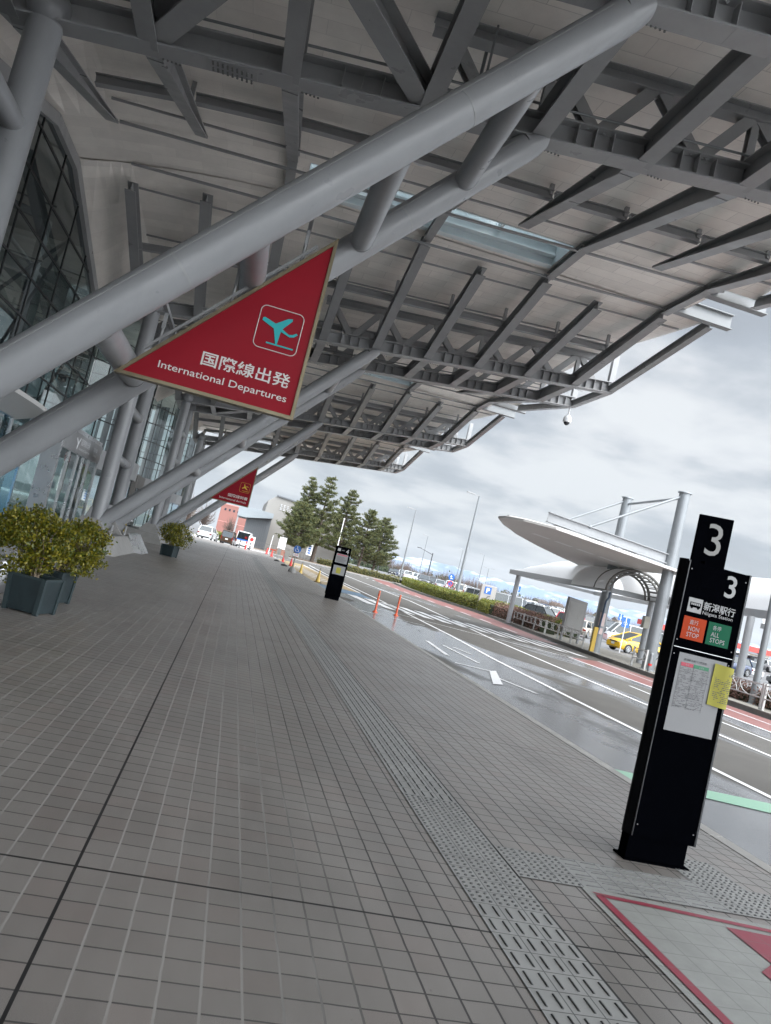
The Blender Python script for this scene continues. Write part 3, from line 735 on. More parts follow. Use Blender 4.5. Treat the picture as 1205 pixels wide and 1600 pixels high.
# ------------------------------------------------------------------ terminal building facade
GX = -6.0
tb_ = thing('terminal_building', (-7, 20, 0), 'glass fronted airport terminal on the left with dark mullions and entrance doors', 'building')
MUL = mat('dark_mullion', (0.012, 0.013, 0.014), 0.4)
def gtop(y):
    k = (y-8.05) % SP
    if k <= DY: t = 0
    elif k <= DY+CF: t = (k-DY)/CF
    elif k <= SP-CANT: t = 1
    else: t = (SP-k)/CANT
    return 7.66+(9.48-7.66)*t
YF0, YF1 = -12.0, 27.3
# break points where the roof line kinks
ks = sorted(set([YF0, YF1]+[8.05+SP*k+d for k in (-2, -1, 0, 1) for d in (0, DY, DY+CF, SP-CANT) if YF0 < 8.05+SP*k+d < YF1]))
gl = MB()
for a, b in zip(ks, ks[1:]): gl.add([(GX, a, 3.45), (GX, b, 3.45), (GX, b, gtop(b)), (GX, a, gtop(a))], [(0, 1, 2, 3)])
cw = gl.build('curtain_wall', DGLASS, tb_)
mu = MB(); y = YF0
while y <= YF1: mu.bbox((GX-.02, y-.018, 3.45), (GX+.02, y+.018, gtop(y))); y += 1.94
z = 3.45+.9
while z < 9.4:
    # horizontal transoms, cut where the soffit comes down
    run = None; yy = YF0
    while yy <= YF1+.01:
        ok = gtop(min(yy, YF1)) > z+.05
        if ok and run is None: run = yy
        if (not ok or yy+.1 > YF1) and run is not None: mu.bbox((GX-.04, run, z-.018), (GX+.025, yy, z+.018)); run = None
        yy += .1
    z += .9
mu.build('mullion', MUL, cw)
tr = MB()
for a, b in zip(ks, ks[1:]): tr.beam((GX+.03, a, gtop(a)-.10), (GX+.03, b, gtop(b)-.10), .18, .26)
tr.build('head_trim', STEEL, cw)
# interior behind the glass
inn = MB(); inn.bbox((-16, YF0, -.01), (-15.7, 34, 11)); inn.bbox((-15.7, YF0, 3.2), (-9, 30, 3.5)); inn.bbox((-15.7, YF0-.2, 0), (GX-.2, YF0, 11)); inn.bbox((-15.7, YF0, 9.9), (-6.1, 28, 10.05))
inn.build('interior_wall', mat('interior_surfaces', (0.10, 0.097, 0.095), 0.6, noise=(.4, .2)), tb_)
ic = MB()
for y in (2, 8, 14, 20, 26):
    ic.tube((-8.2, y, 0), (-8.2, y, 9.8), .16, .16, 12)
    ic.tube((-8.2, y, 4.2), (-6.3, y+2, 8.2), .05, .05, 8); ic.tube((-8.2, y+4, 4.2), (-6.3, y+2, 8.2), .05, .05, 8)
for z in (4.2, 6.4, 8.2): ic.tube((-8.2, -10, z), (-8.2, 27, z), .07, .07, 8)
ic.build('interior_frame', STEEL, tb_)
rl = MB()
for k in range(26): rl.bbox((-9.0, -8+k*1.3, 3.5), (-8.96, -7.96+k*1.3, 4.5))
rl.bbox((-9.05, -8, 4.5), (-8.93, 26, 4.55)); rl.build('gallery_railing', SILVER, tb_)
# ground storey
g2 = MB(); g2.add([(GX, YF0, .05), (GX, 21.2, .05), (GX, 21.2, 3.0), (GX, YF0, 3.0)], [(0, 1, 2, 3)])
gs = g2.build('shopfront_glass', GLASS, tb_)
m2 = MB(); y = YF0
while y < 21.3: m2.bbox((GX-.06, y-.03, 0), (GX+.04, y+.03, 3.0)); y += 1.3
m2.bbox((GX-.05, YF0, 0), (GX+.03, 21.2, .18)); m2.build('shopfront_frame', SILVER, gs)
# lit display inside
ds = MB(); ds.bbox((-7.4, 16.5, .4), (-7.3, 19.5, 2.2)); ds.build('display_panel', mat('blue_display', (.05, .25, .45), .4, emit=((.10, .45, .8), .5)), tb_)
# entrance canopy blade with rounded end
cp = MB(); out = [(-6.9, -8), (-5.25, -8), (-5.25, 19.2)]+[(-6.1+.85*cos(a), 19.2+3.4*sin(a)) for a in [pi/2*i/8 for i in range(1, 9)]]+[(-6.9, 22.6)]
top = [(x, y, 3.46) for x, y in out]; mid = [(x, y, 3.36) for x, y in out]; low = [(-6.3+(x+6.3)*.35, (y if y < 18 else 18+(y-18)*.72), 3.02) for x, y in out]
cp.loft([low, mid, top], True, True, True, False); cp.build('door_canopy', mat('canopy_enamel', (.55, .54, .52), .35, noise=(1, .08)), tb_)
# projecting lobby (vestibule)
VY0, VY1, VX = 21.7, 27.3, -5.0
vs = MB(); vs.bbox((-7.2, VY0, 3.28), (VX-.02, VY1, 3.40)); vs.bbox((VX-.44, VY0-.01, 0), (VX, VY0+.10, 3.30)); vs.bbox((VX-.10, VY0+.1, 2.68), (VX, VY1, 3.28))
lob = vs.build('lobby', SILVER, tb_)
hd = MB(); hd.bbox((VX, VY0+.12, 2.70), (VX+.02, VY1-.02, 3.26)); hd.build('lobby_header', mat('brushed_header', (.33, .33, .335), .35, .5, noise=(3, .06)), lob)
tx = MB(); R, U = (0, 1, 0), (0, 0, 1)
text_mb(tx, '国際線出発', (VX+.028, 24.55, 3.06), .2, R, U, 1.35)
text_mb(tx, 'International Departures', (VX+.028, 24.55, 2.84), .11, R, U, 1.6)
tx.prism([(VX+.022, 23.25, 3.12), (VX+.022, 23.5, 3.02), (VX+.022, 23.7, 3.16), (VX+.022, 23.76, 3.13), (VX+.022, 23.58, 2.96), (VX+.022, 23.5, 2.8), (VX+.022, 23.44, 2.82), (VX+.022, 23.46, 2.96), (VX+.022, 23.24, 3.07)], (.008, 0, 0))
text_mb(tx, '国内線', (VX+.028, 26.2, 3.05), .14, R, U, .6); text_mb(tx, 'Domestic', (VX+.028, 26.2, 2.88), .09, R, U, .6)
tx.build('lettering', mat('white_lettering', (.75, .76, .77), .5), lob)
dg_ = MB(); dg_.add([(VX-.04, VY0+.15, .05), (VX-.04, VY1-.05, .05), (VX-.04, VY1-.05, 2.68), (VX-.04, VY0+.15, 2.68)], [(0, 1, 2, 3)])
dg_.add([(-7.2, VY0+.04, .05), (VX-.44, VY0+.04, .05), (VX-.44, VY0+.04, 3.28), (-7.2, VY0+.04, 3.28)], [(0, 1, 2, 3)])
dr = dg_.build('sliding_door', GLASS, lob)
df = MB()
for y in (VY0+.14, VY0+1.3, VY0+2.5, VY0+3.3, VY0+4.2, VY1-.03): df.bbox((VX-.08, y-.035, 0), (VX-.0, y+.035, 2.68))
df.bbox((VX-.08, VY0+.14, 0), (VX-.01, VY1, .12))
for x in (-7.2, -6.5, -5.9): df.bbox((x-.03, VY0-.0, 0), (x+.03, VY0+.08, 3.28))
df.build('door_frame', SILVER, dr)
# curved glazed drums between the farther frames
def drum(cy, ry, label=None):
    cx, rx = -9.2, 4.1; n = 12; A = [(-pi/2+pi*i/n) for i in range(n+1)]
    P = [(cx+rx*cos(a), cy+ry*sin(a)) for a in A]
    g3 = MB()
    for z0, z1 in ((.1, 2.7), (3.5, 9.3)): g3.add([(x, y, z0) for x, y in P]+[(x, y, z1) for x, y in P], [(i, i+1, i+n+2, i+n+1) for i in range(n)])
    d = g3.build('curved_glazing', GLASS, tb_)
    f = MB()
    for i, (x, y) in enumerate(P): f.bbox((x-.02, y-.02, .1), (x+.02, y+.02, 9.3))
    for z in (4.6, 5.7, 6.8, 7.9): f.path([(x, y, z) for x, y in P], .025, 4)
    f.build('mullion', MUL, d)
    b = MB()
    for (x0, y0), (x1, y1) in zip(P, P[1:]): b.beam((x0, y0, 3.1), (x1, y1, 3.1), .35, .75)
    for k in (2, 6, 10): x, y = P[k]; b.tube((x-.5, y, 3.5), (x-.5, y, 9.4), .16, .16, 12)
    b.build('fascia_band', STEEL, d)
for cy in (36.0, 53.2, 70.3): drum(cy, 6.2)
fl = MB(); fl.bbox((-14, 28, 9.7), (-6.05, 76, 10.2)); fl.build('roof', SOFFIT, tb_)
WGC = mat('warm_grey_cladding', (.19, .18, .17), .5, noise=(1, .1))
for yy in (43.0, 60.2):
    lw = MB(); lw.bbox((-8.6, yy-.9, 0), (-5.6, yy+2.3, 3.3)); lw = lw.build('side_lobby', WGC, tb_); lg = MB()
    lg.bbox((-5.59, yy-.7, .1), (-5.57, yy+2.1, 2.6)); lg.bbox((-8.3, yy-.92, .1), (-5.9, yy-.905, 2.6))
    lg.build('side_lobby_glass', GLASS, lw)
# downlights in the soffit
def downlight(x, y, label):
    z = roofz(x, 0.9); t = thing('downlight', (x, y, z), label, 'light', 'round lights in the canopy soffit')
    a = MB(); a.lathe((x, y, z-.06), [(.17, .05), (.19, .02), (.19, 0), (.15, -.005), (.14, .02)], 20); a.build('bezel', WHITEM, t)
    b = MB(); b.lathe((x, y, z-.055), [(.139, .012), (.10, .0), (.05, -.01), (.001, -.012)], 20); b.build('lens', mat('frosted_lens', (.75, .76, .76), .25), t)
downlight(1.85, 16.1, 'round recessed light in the soffit just before the skylight, seen between the big struts')
downlight(1.85, 50.5, 'small round light in the soffit beyond the second pair of struts')
# ------------------------------------------------------------------ hanging triangular signs
REDS = mat('sign_red', (0.26, 0.008, 0.018), 0.5, noise=(1.5, .05), spec=.15); GOLD = mat('bronze_frame', (0.20, 0.165, 0.105), 0.4, 0.5, noise=(3, .1))
SWHITE = mat('sign_white', (0.62, 0.61, 0.59), 0.5); TEAL = mat('sign_teal', (0.0, 0.36, 0.38), 0.45); SYEL = mat('sign_yellow', (0.65, 0.45, 0.04), 0.5)
def plane_icon(mb, cx, cz, y, s, flip=False):
    """take-off (or landing) aircraft pictogram, drawn in x-z"""
    P = [(-.24, .08), (-.22, .09), (-.075, .045), (.06, .145), (.115, .158), (.118, .13), (.02, .0), (.11, -.045), (.155, -.035), (.20, -.003), (.22, -.018), (.18, -.06), (.13, -.075), (.008, -.035), (.0, -.20), (-.02, -.21), (-.085, -.02), (-.245, .045)]
    if flip: P = [(-x, z) if False else (x*.8+z*.35, -z*.9+x*.1) for x, z in P][::-1]
    mb.prism([(cx+x*s, y, cz+z*s) for x, z in P], (0, -.006, 0))
def rr_outline(mb, x0, x1, z0, z1, y, r, w):
    pts = []
    for cx, cz, a0 in ((x1-r, z1-r, 0), (x0+r, z1-r, pi/2), (x0+r, z0+r, pi), (x1-r, z0+r, 3*pi/2)):
        pts += [(cx+r*cos(a0+pi/2*i/5), y, cz+r*sin(a0+pi/2*i/5)) for i in range(6)]
    mb.path(pts+[pts[0]], w, 4, False)
def hang_sign(yc, label, kanji, eng, ew, icon_mat, landing):
    root = thing('hanging_sign', (-.75, yc, 3.05), label, 'sign')
    A, B, C = (-1.86, 3.07), (.335, 3.07), (.335, 5.46)
    D = .16
    def tri(i): # inset triangle
        # unit normals inward: bottom (0,1), right (-1,0), hyp
        L = sqrt((C[0]-A[0])**2+(C[1]-A[1])**2); nx, nz = (C[1]-A[1])/L, -(C[0]-A[0])/L
        # lines: z=A1+i ; x=B0-i ; hyp shifted
        zb_, xr = A[1]+i, B[0]-i
        def hypx(z): return A[0]+(z-A[1]+ (i/abs(nz)))* (C[0]-A[0])/(C[1]-A[1])
        def hypz(x): return A[1]+(x-A[0])*(C[1]-A[1])/(C[0]-A[0])-i/abs(nz)
        return [(hypx(zb_), zb_), (xr, zb_), (xr, hypz(xr))]
    f = MB(); o, n = tri(0), tri(.042)
    for i in range(3):
        j = (i+1) % 3; q = [o[i], o[j], n[j], n[i]]
        f.prism([(x, yc-D/2, z) for x, z in q][::-1], (0, D, 0))
    f.build('frame', GOLD, root)
    p = MB(); q = tri(.044); p.prism([(x, yc-D/2+.018, z) for x, z in q][::-1], (0, D-.036, 0)); pn = p.build('panel', REDS, root)
    yf = yc-D/2+.016; R, U = (1, 0, 0), (0, 0, 1)
    t = MB(); text_mb(t, kanji, (-.365, yf, 3.52), .178, R, U, 1.10, bold=.012); text_mb(t, eng, (-.595, yf, 3.29), .115, R, U, ew, bold=.003)
    t.build('lettering', SWHITE, pn)
    b = MB(); rr_outline(b, -.375, .165, 3.84, 4.375, yf-.003, .07, .006); b.build('icon_outline', SWHITE if not landing else SYEL, pn)
    ic = MB(); plane_icon(ic, -.085, 4.135, yf-.001, 1.0, landing); ic.prism([(-.22, yf, 3.93), (.12, yf, 3.93), (.12, yf, 3.912), (-.22, yf, 3.912)][::-1], (0, -.006, 0)); ic.build('plane_icon', icon_mat, pn)
    h = MB()
    for x in (-1.45, -.75, -.05): h.tube((x, yc, 3.07+(x+1.86)*1.09-.02), (x, yc, 3.30+(x+1.86)*1.09), .018, .018, 8)
    h.beam((-1.6, yc, 3.45), (0.1, yc, 3.45+1.09*1.7), .05, .03)
    for x in (-1.45, -.75, -.05):
        zz = 3.30+(x+1.86)*1.09
        h.beam((x, yc-1.55, zz+.22), (x, yc+1.5, zz+.22), .05, .05)
        h.beam((x, yc, zz), (x, yc, zz+.22), .04, .04, (0, 1, 0))
    h.build('bracket', STEEL, root)
hang_sign(9.62, 'big red triangular sign with teal plane hanging from the nearest struts', '国際線出発', 'International Departures', 1.58, TEAL, False)
hang_sign(9.62+2*SP, 'small distant red triangular sign with a yellow plane under the far struts', '国際線到着', 'International Arrivals', 1.5, SYEL, True)

# ------------------------------------------------------------------ bus stop pillars
ORANGE = mat('orange_panel', (0.36, 0.036, 0.003), 0.55, spec=.15); GREENP = mat('green_panel', (0.0, 0.085, 0.04), 0.55, spec=.15)
PAPER = mat('timetable_paper', (0.215, 0.217, 0.22), 0.55, noise=(4, .03)); PINK = mat('pale_red_print', (.42, .06, .09), .6); GRN2 = mat('green_print', (.04, .19, .10), .6)
INK = mat('print_ink', (.06, .06, .065), .6); LIGHTT = mat('vinyl_grey_white', (0.30, 0.30, 0.30), 0.5); YPAP = mat('yellow_leaflet', (0.30, 0.275, 0.022), .55); BARE = mat('anodised_numeral', (.20, .197, .187), .5)
R_, U_ = Vector((1, 0, 0)), Vector((0, 0, 1))
def pillar3():
    Y = 4.95; x0, x1 = 3.135, 3.615; D = .14
    root = thing('bus_stop_pillar', (3.36, Y+.1, 0), 'tall black bus stop pillar in the foreground marked 3 for Niigata Station', 'bus stop sign', 'bus stop pillars along the kerb')
    b = MB(); n = 9
    # rounded-nose plan profile (left side is a half-round extrusion)
    prof = [(x0-.009, Y+.01)]+[(x0-.009-.030*sin(pi*i/n), Y+.01+(D-.02)*(i/n)) for i in range(1, n)]+[(x0-.009, Y+D-.01)]
    b.prism([(x, y, .17) for x, y in prof], (0, 0, 1.965), False); b.build('side_profile', BLACKS, root)
    c = MB(); c.bbox((x0-.001, Y, .17), (x1, Y+D, 2.125)); bd = c.build('body', BLACKP, root)
    e = MB(); e.bbox((x1+.001, Y-.006, .17), (x1+.014, Y+D+.004, 2.13)); e.bbox((x0-.0085, Y-.005, .17), (x0-.002, Y+.004, 2.13)); e.build('edge_trim', mat('dark_satin_trim', (.045, .047, .05), .3, .4), root)
    k = MB(); k.bbox((x0-.01, Y+.02, 0), (x1-.03, Y+D-.02, .168)); k.bbox((x0-.03, Y-.01, 0), (x1-.0, Y+D+.01, .012)); k.build('base', BLACKP, root)
    for sx in (x0+.02, x1-.02):
        for sz_ in (.25, 1.46, 1.56, 2.07): sc = MB(); sc.disc((sx, Y-.001, sz_), (0, 1, 0), .005, .003, 10); sc.build('screw', BOLT, bd)
    # top flag
    f = MB(); f.prism([(3.185, Y+.075, 2.095), (3.455, Y+.075, 2.115), (3.455, Y+.075, 2.50), (3.185, Y+.075, 2.48)][::1], (0, .022, 0)); f.bbox((3.27, Y+.04, 2.10), (3.37, Y+.11, 2.15))
    fl = f.build('number_flag', BLACKP, root)
    t = MB(); text_mb(t, '3', (3.325, Y+.068, 2.318), .235, R_, U_, .125, bold=.0); t.build('numeral', BARE, fl)
    yf = Y-.004
    t = MB(); text_mb(t, '3', (3.485, yf, 2.01), .16, R_, U_, .088, bold=.012); text_mb(t, '新潟駅行', (3.432, yf, 1.835), .062, R_, U_, .255, bold=.015); text_mb(t, 'Niigata Station', (3.428, yf, 1.782), .032, R_, U_, .245, bold=.004)
    t.build('lettering', LIGHTT, bd)
    t = MB(); t.bbox((3.180, yf-.001, 1.770), (3.292, yf+.003, 1.872)); pc = t.build('bus_icon_plate', LIGHTT, bd)
    t = MB(); q = yf-.003
    t.bbox((3.195, q, 1.806), (3.279, q+.002, 1.842)); t.disc((3.212, q, 1.804), (0, 1, 0), .008, .003, 12); t.disc((3.262, q, 1.804), (0, 1, 0), .008, .003, 12); t.build('bus_icon', BLACKP, pc)
    t = MB()
    for i in range(5): t.bbox((3.201+i*.0148, q-.002, 1.822), (3.212+i*.0148, q-.001, 1.837))
    t.build('bus_icon_window', LIGHTT, pc)
    t = MB(); t.bbox((3.172, yf-.001, 1.575), (3.352, yf+.003, 1.737)); op = t.build('orange_panel', ORANGE, bd)
    t = MB(); text_mb(t, '直行', (3.255, yf-.003, 1.702), .033, R_, U_, .068); text_mb(t, 'NON', (3.262, yf-.003, 1.655), .032, R_, U_, .085); text_mb(t, 'STOP', (3.262, yf-.003, 1.612), .032, R_, U_, .098); t.build('lettering', LIGHTT, op)
    t = MB(); t.bbox((3.372, yf-.001, 1.575), (3.556, yf+.003, 1.737)); gp = t.build('green_panel', GREENP, bd)
    t = MB(); text_mb(t, '各停', (3.442, yf-.003, 1.700), .033, R_, U_, .068); text_mb(t, 'ALL', (3.436, yf-.003, 1.653), .032, R_, U_, .066); text_mb(t, 'STOPS', (3.462, yf-.003, 1.610), .032, R_, U_, .118); t.build('lettering', LIGHTT, gp)
    t = MB(); t.bbox((3.142, Y-.003, 1.508), (x1, Y+.004, 1.512)); t.build('joint_line', SILVER, bd)
    t = MB(); t.bbox((3.195, yf-.001, .925), (3.578, yf+.003, 1.478)); pp = t.build('timetable_board', PAPER, bd)
    q = yf-.003
    t = MB(); text_mb(t, '新潟駅方面バス時刻表', (3.330, q, 1.435), .017, R_, U_, .18, bold=.01)
    random.seed(4)
    for r in range(34):
        z = 1.372-r*.0083; x = 3.222
        while x < 3.44:
            w = random.uniform(.006, .024)
            if random.random() < .62: t.bbox((x, q-.001, z), (x+w, q, z+(.0022 if r % 3 else .0032)))
            x += w+random.uniform(.003, .009)
    for z in (1.388, 1.30, 1.235, 1.17, 1.105): t.bbox((3.218, q-.001, z), (3.445, q, z+.0008))
    for x in (3.218, 3.325, 3.445): t.bbox((x, q-.001, 1.09), (x+.0008, q, 1.389))
    t.build('print', INK, pp)
    t = MB(); t.bbox((3.222, q-.0005, 1.387), (3.318, q+.001, 1.413)); t.build('red_heading', PINK, pp)
    t = MB(); t.bbox((3.324, q-.0005, 1.387), (3.444, q+.001, 1.413)); t.build('green_heading', GRN2, pp)
    t = MB(); text_mb(t, '平日', (3.27, q-.002, 1.40), .013, R_, U_); text_mb(t, '土日祝', (3.385, q-.002, 1.40), .013, R_, U_); t.build('heading_text', LIGHTT, pp)
    # curled yellow leaflet taped at the right edge
    t = MB(); n = 6; rows = []
    for z in (1.152, 1.30, 1.448):
        rows.append([(3.478+.158*i/n, Y-.012-.018*sin(pi*(i/n)**2)-.006*(z > 1.4), z+.01*(1-i/n)) for i in range(n+1)])
    t.add([p for r in rows for p in r], [(r*(n+1)+i, r*(n+1)+i+1, (r+1)*(n+1)+i+1, (r+1)*(n+1)+i) for r in range(2) for i in range(n)], True)
    lf = t.build('leaflet', YPAP, root); t = MB()
    def onl(u, z): i = u/.165; return (3.478+u, Y-.0145-.018*sin(pi*i**2), z)
    def lb(u0, u1, z0, z1): t.add([onl(u0, z0), onl(u1, z0), onl(u1, z1), onl(u0, z1)], [(0, 1, 2, 3)])
    lb(.025, .072, 1.385, 1.408); lb(.09, .118, 1.385, 1.408); lb(.122, .150, 1.385, 1.408); lb(.04, .10, 1.419, 1.427)
    for r in range(14):
        z = 1.36-r*.013; u = .025
        while u < .14:
            w = random.uniform(.006, .02)
            if random.random() < .75: lb(u, min(u+w, .15), z, z+.005)
            u += w+.004
    t.build('print', INK, lf)
pillar3()
def pillar4():
    Y = 28.2; x0, x1 = 3.70, 4.26
    root = thing('bus_stop_pillar', (3.98, Y+.1, 0), 'far black bus stop pillar marked 4 with two white notices, beside the road', 'bus stop sign', 'bus stop pillars along the kerb')
    c = MB(); c.rbox(((x0+x1)/2, Y+.12, 1.07), (x1-x0, .24, 1.82), .015); bd = c.build('body', BLACKP, root)
    k = MB(); k.bbox((x0+.02, Y+.02, 0), (x1-.02, Y+.2, .165)); k.build('base', BLACKP, root)
    t = MB(); text_mb(t, '4', (4.13, Y-.004, 1.84), .17, R_, U_, .11, bold=.02); text_mb(t, '水原行', (3.965, Y-.004, 1.85), .045, R_, U_, .12); t.build('lettering', LIGHTT, bd)
    t = MB(); t.bbox((3.76, Y-.005, 1.80), (3.87, Y+.003, 1.90)); t.build('bus_icon_plate', LIGHTT, bd)
    t = MB(); t.bbox((3.755, Y-.005, 1.37), (4.20, Y+.003, 1.71)); n = t.build('notice', PAPER, bd)
    t = MB(); t.bbox((3.79, Y-.008, 1.655), (4.17, Y-.006, 1.69)); t.build('red_heading', PINK, n)
    t = MB()
    for i in range(8): t.bbox((3.79, Y-.008, 1.41+i*.027), (3.79+random.uniform(.25, .38), Y-.006, 1.418+i*.027))
    t.build('print', INK, n)
    t = MB(); t.bbox((3.755, Y-.005, .93), (4.20, Y+.003, 1.27)); n = t.build('notice', PAPER, bd)
    t = MB(); t.bbox((3.88, Y-.008, .98), (4.05, Y-.006, 1.20)); t.build('leaflet', YPAP, n)
pillar4()

# ------------------------------------------------------------------ planters
LEAFM = leaf_material('shrub_leaf', (0.050, 0.085, 0.010), (0.28, 0.235, 0.020), .38)
TWIG = mat('twig_bark', (0.17, 0.13, 0.09), .8)
PLM = mat('dark_green_planter', (0.014, 0.026, 0.030), .5, noise=(6, .25)); PLE = mat('planter_corner', (0.026, 0.042, 0.046), .45, noise=(6, .2)); SOIL = mat('soil', (.05, .035, .025), .9, bump=(60, .6))
def leaf(mb, c, s, rnd):
    d = Vector((rnd.gauss(0, 1), rnd.gauss(0, 1), rnd.gauss(.4, 1))).normalized(); q = Vector((rnd.gauss(0, 1), rnd.gauss(0, 1), rnd.gauss(0, 1)))
    w = d.cross(q).normalized(); n = w.cross(d); c = Vector(c); L = s*rnd.uniform(.7, 1.2); k = L*.34
    mb.add([c, c+d*L*.5+w*k+n*.06*L, c+d*L, c+d*L*.5-w*k+n*.06*L], [(0, 1, 2, 3)])
def planter(x, y, s, rz, seed, crown, label, nl, lsz=.048):
    rnd = random.Random(seed); root = thing('potted_shrub', (x, y, 0), label, 'potted plant', 'potted shrubs on the walkway', rz)
    h = .44; b = MB(); t = s*.92
    b.loft([[(a*t/2, c*t/2, .02) for a, c in ((-1, -1), (1, -1), (1, 1), (-1, 1))], [(a*s/2, c*s/2, h) for a, c in ((-1, -1), (1, -1), (1, 1), (-1, 1))],
            [(a*(s/2-.025), c*(s/2-.025), h) for a, c in ((-1, -1), (1, -1), (1, 1), (-1, 1))], [(a*(t/2-.01), c*(t/2-.01), h-.07) for a, c in ((-1, -1), (1, -1), (1, 1), (-1, 1))]], True, False)
    pt = b.build('pot', PLM, root, (0, 0, 0))
    e = MB()
    for a, c in ((-1, -1), (1, -1), (1, 1), (-1, 1)): e.beam((a*(t/2-.012), c*(t/2-.012), 0), (a*(s/2-.012), c*(s/2-.012), h+.006), .055, .055, (0, 1, 0))
    for a in (-1, 1): e.beam((-s/2+.02, a*(s/2-.012), h-.004), (s/2-.02, a*(s/2-.012), h-.004), .04, .03); e.beam((a*(s/2-.012), -s/2+.02, h-.004), (a*(s/2-.012), s/2-.02, h-.004), .04, .03)
    e.build('corner_batten', PLE, pt, (0, 0, 0))
    so = MB(); so.add([(a*s*.45, c*s*.45, h-.06) for a, c in ((-1, -1), (1, -1), (1, 1), (-1, 1))], [(0, 1, 2, 3)]); so.build('soil', SOIL, pt, (0, 0, 0))
    w = MB(); L = MB(); tips = []
    cx, cy, cz, rx, rz_ = crown
    for i in range(11):
        a = rnd.uniform(0, 2*pi); ro = rnd.uniform(.15, 1); tip = (cx+rx*.75*ro*cos(a), cy+rx*.75*ro*sin(a), cz+rz_*rnd.uniform(-.5, .6))
        p0 = (rnd.uniform(-.05, .05), rnd.uniform(-.05, .05), h-.07); m = tuple((u+v)/2+rnd.uniform(-.04, .04) for u, v in zip(p0, tip)); m = (m[0]*.7, m[1]*.7, m[2])
        w.path([p0, m, tip], [.014, .010, .004], 5); tips.append(tip)
        for j in range(3):
            q = (tip[0]+rnd.gauss(0, .14), tip[1]+rnd.gauss(0, .14), tip[2]+rnd.gauss(0, .10)); w.path([m, ((m[0]+q[0])/2, (m[1]+q[1])/2, (m[2]+q[2])/2+.02), q], [.006, .005, .003], 4); tips.append(q)
    cl = []
    for i in range(95):
        while True:
            p = Vector((rnd.uniform(-1, 1), rnd.uniform(-1, 1), rnd.uniform(-1, 1)))
            if .35 < p.length < 1.0 and rnd.random() < p.length**1.5: break
        k = 1+.16*sin(3.1*p.x+seed)+.13*cos(4.3*p.y+2*seed)+.12*sin(5*p.z)
        cl.append((cx+p.x*rx*k, cy+p.y*rx*k, cz+p.z*rz_*k))
    for i in range(nl):
        c = rnd.choice(cl); sg = .055*(rx/.42)
        leaf(L, (c[0]+rnd.gauss(0, sg), c[1]+rnd.gauss(0, sg), c[2]+rnd.gauss(0, sg*.8)), lsz, rnd)
    w.build('stem', TWIG, root, (0, 0, 0)); L.build('foliage', LEAFM, root, (0, 0, 0))
planter(-2.20, 10.20, .46, radians(-16), 3, (-.14, 0, .86, .46, .37), 'bushy yellow-green shrub in a dark square pot, the nearest one at the left edge', 7500)
planter(-2.27, 11.50, .43, radians(-16), 8, (.26, .10, .84, .36, .34), 'smaller yellow-green shrub in a dark pot right behind the nearest shrub', 4800)
planter(-2.32, 31.65, .52, radians(-20), 12, (.03, 0, .92, .60, .44), 'lone round shrub in a dark pot far down the walkway by the sloped metal apron', 3000, .075)
# rounded litter bin at the left edge
b = MB(); b.lathe((-2.98, 11.3, 0), [(.16, 0), (.2, .02), (.21, .25), (.2, .42), (.17, .48), (.1, .5), (.001, .5)], 24)
rt_ = thing('round_stool', (-2.98, 11.3, 0), 'low rounded silver bin cut off by the left edge behind the near pot', 'bin'); b.build('body', SILVER, rt_)
b = MB(); b.lathe((-2.98, 11.3, 0), [(.213, .30), (.216, .31), (.213, .32)], 24); b.build('band', STEEL, rt_)
# yellow and white A-board on the second plinth
ab = thing('notice_stand', (-4.3, 30.6, .52), 'small yellow framed notice stand on the concrete plinth under the second struts', 'sign'); 
b = MB(); b.prism([(-4.55, 30.3, .55), (-4.0, 30.3, .55), (-4.05, 30.42, 1.12), (-4.5, 30.42, 1.12)], (0, .03, 0)); b.build('frame', mat('yellow_plastic', (.42, .33, .05), .5), ab)
b = MB(); b.prism([(-4.46, 30.29, .66), (-4.09, 30.29, .66), (-4.12, 30.395, 1.05), (-4.43, 30.395, 1.05)], (0, .008, 0)); b.build('face', WHITEM, ab)
b = MB(); b.prism([(-4.55, 30.8, .55), (-4.0, 30.8, .55), (-4.05, 30.46, 1.10), (-4.5, 30.46, 1.10)], (0, .02, 0)); b.build('back_leg', mat('yellow_plastic_back', (.40, .31, .05), .5), ab)
b = MB(); b.lathe((-4.5, 29.3, .52), [(.55, 0), (.52, .05), (.35, .12), (.001, .14)], 20); b.build('rubber_mat', RUBBER, ab)
# dome camera
dc = thing('dome_camera', (11.35, 28.2, 9.4), 'small white dome camera hanging under the outer corner of the second canopy wing', 'camera')
b = MB(); b.tube((11.35, 28.2, 9.47), (11.35, 28.2, 9.12), .03, .03, 10); b.lathe((11.35, 28.2, 8.84), [(.15, 0), (.17, .06), (.15, .2), (.07, .3)], 18); b.build('housing', WHITEM, dc)
b = MB(); b.sphere((11.35, 28.2, 8.83), .115, 16, 10); b.build('dome', mat('smoked_dome', (.03, .03, .035), .1), dc)
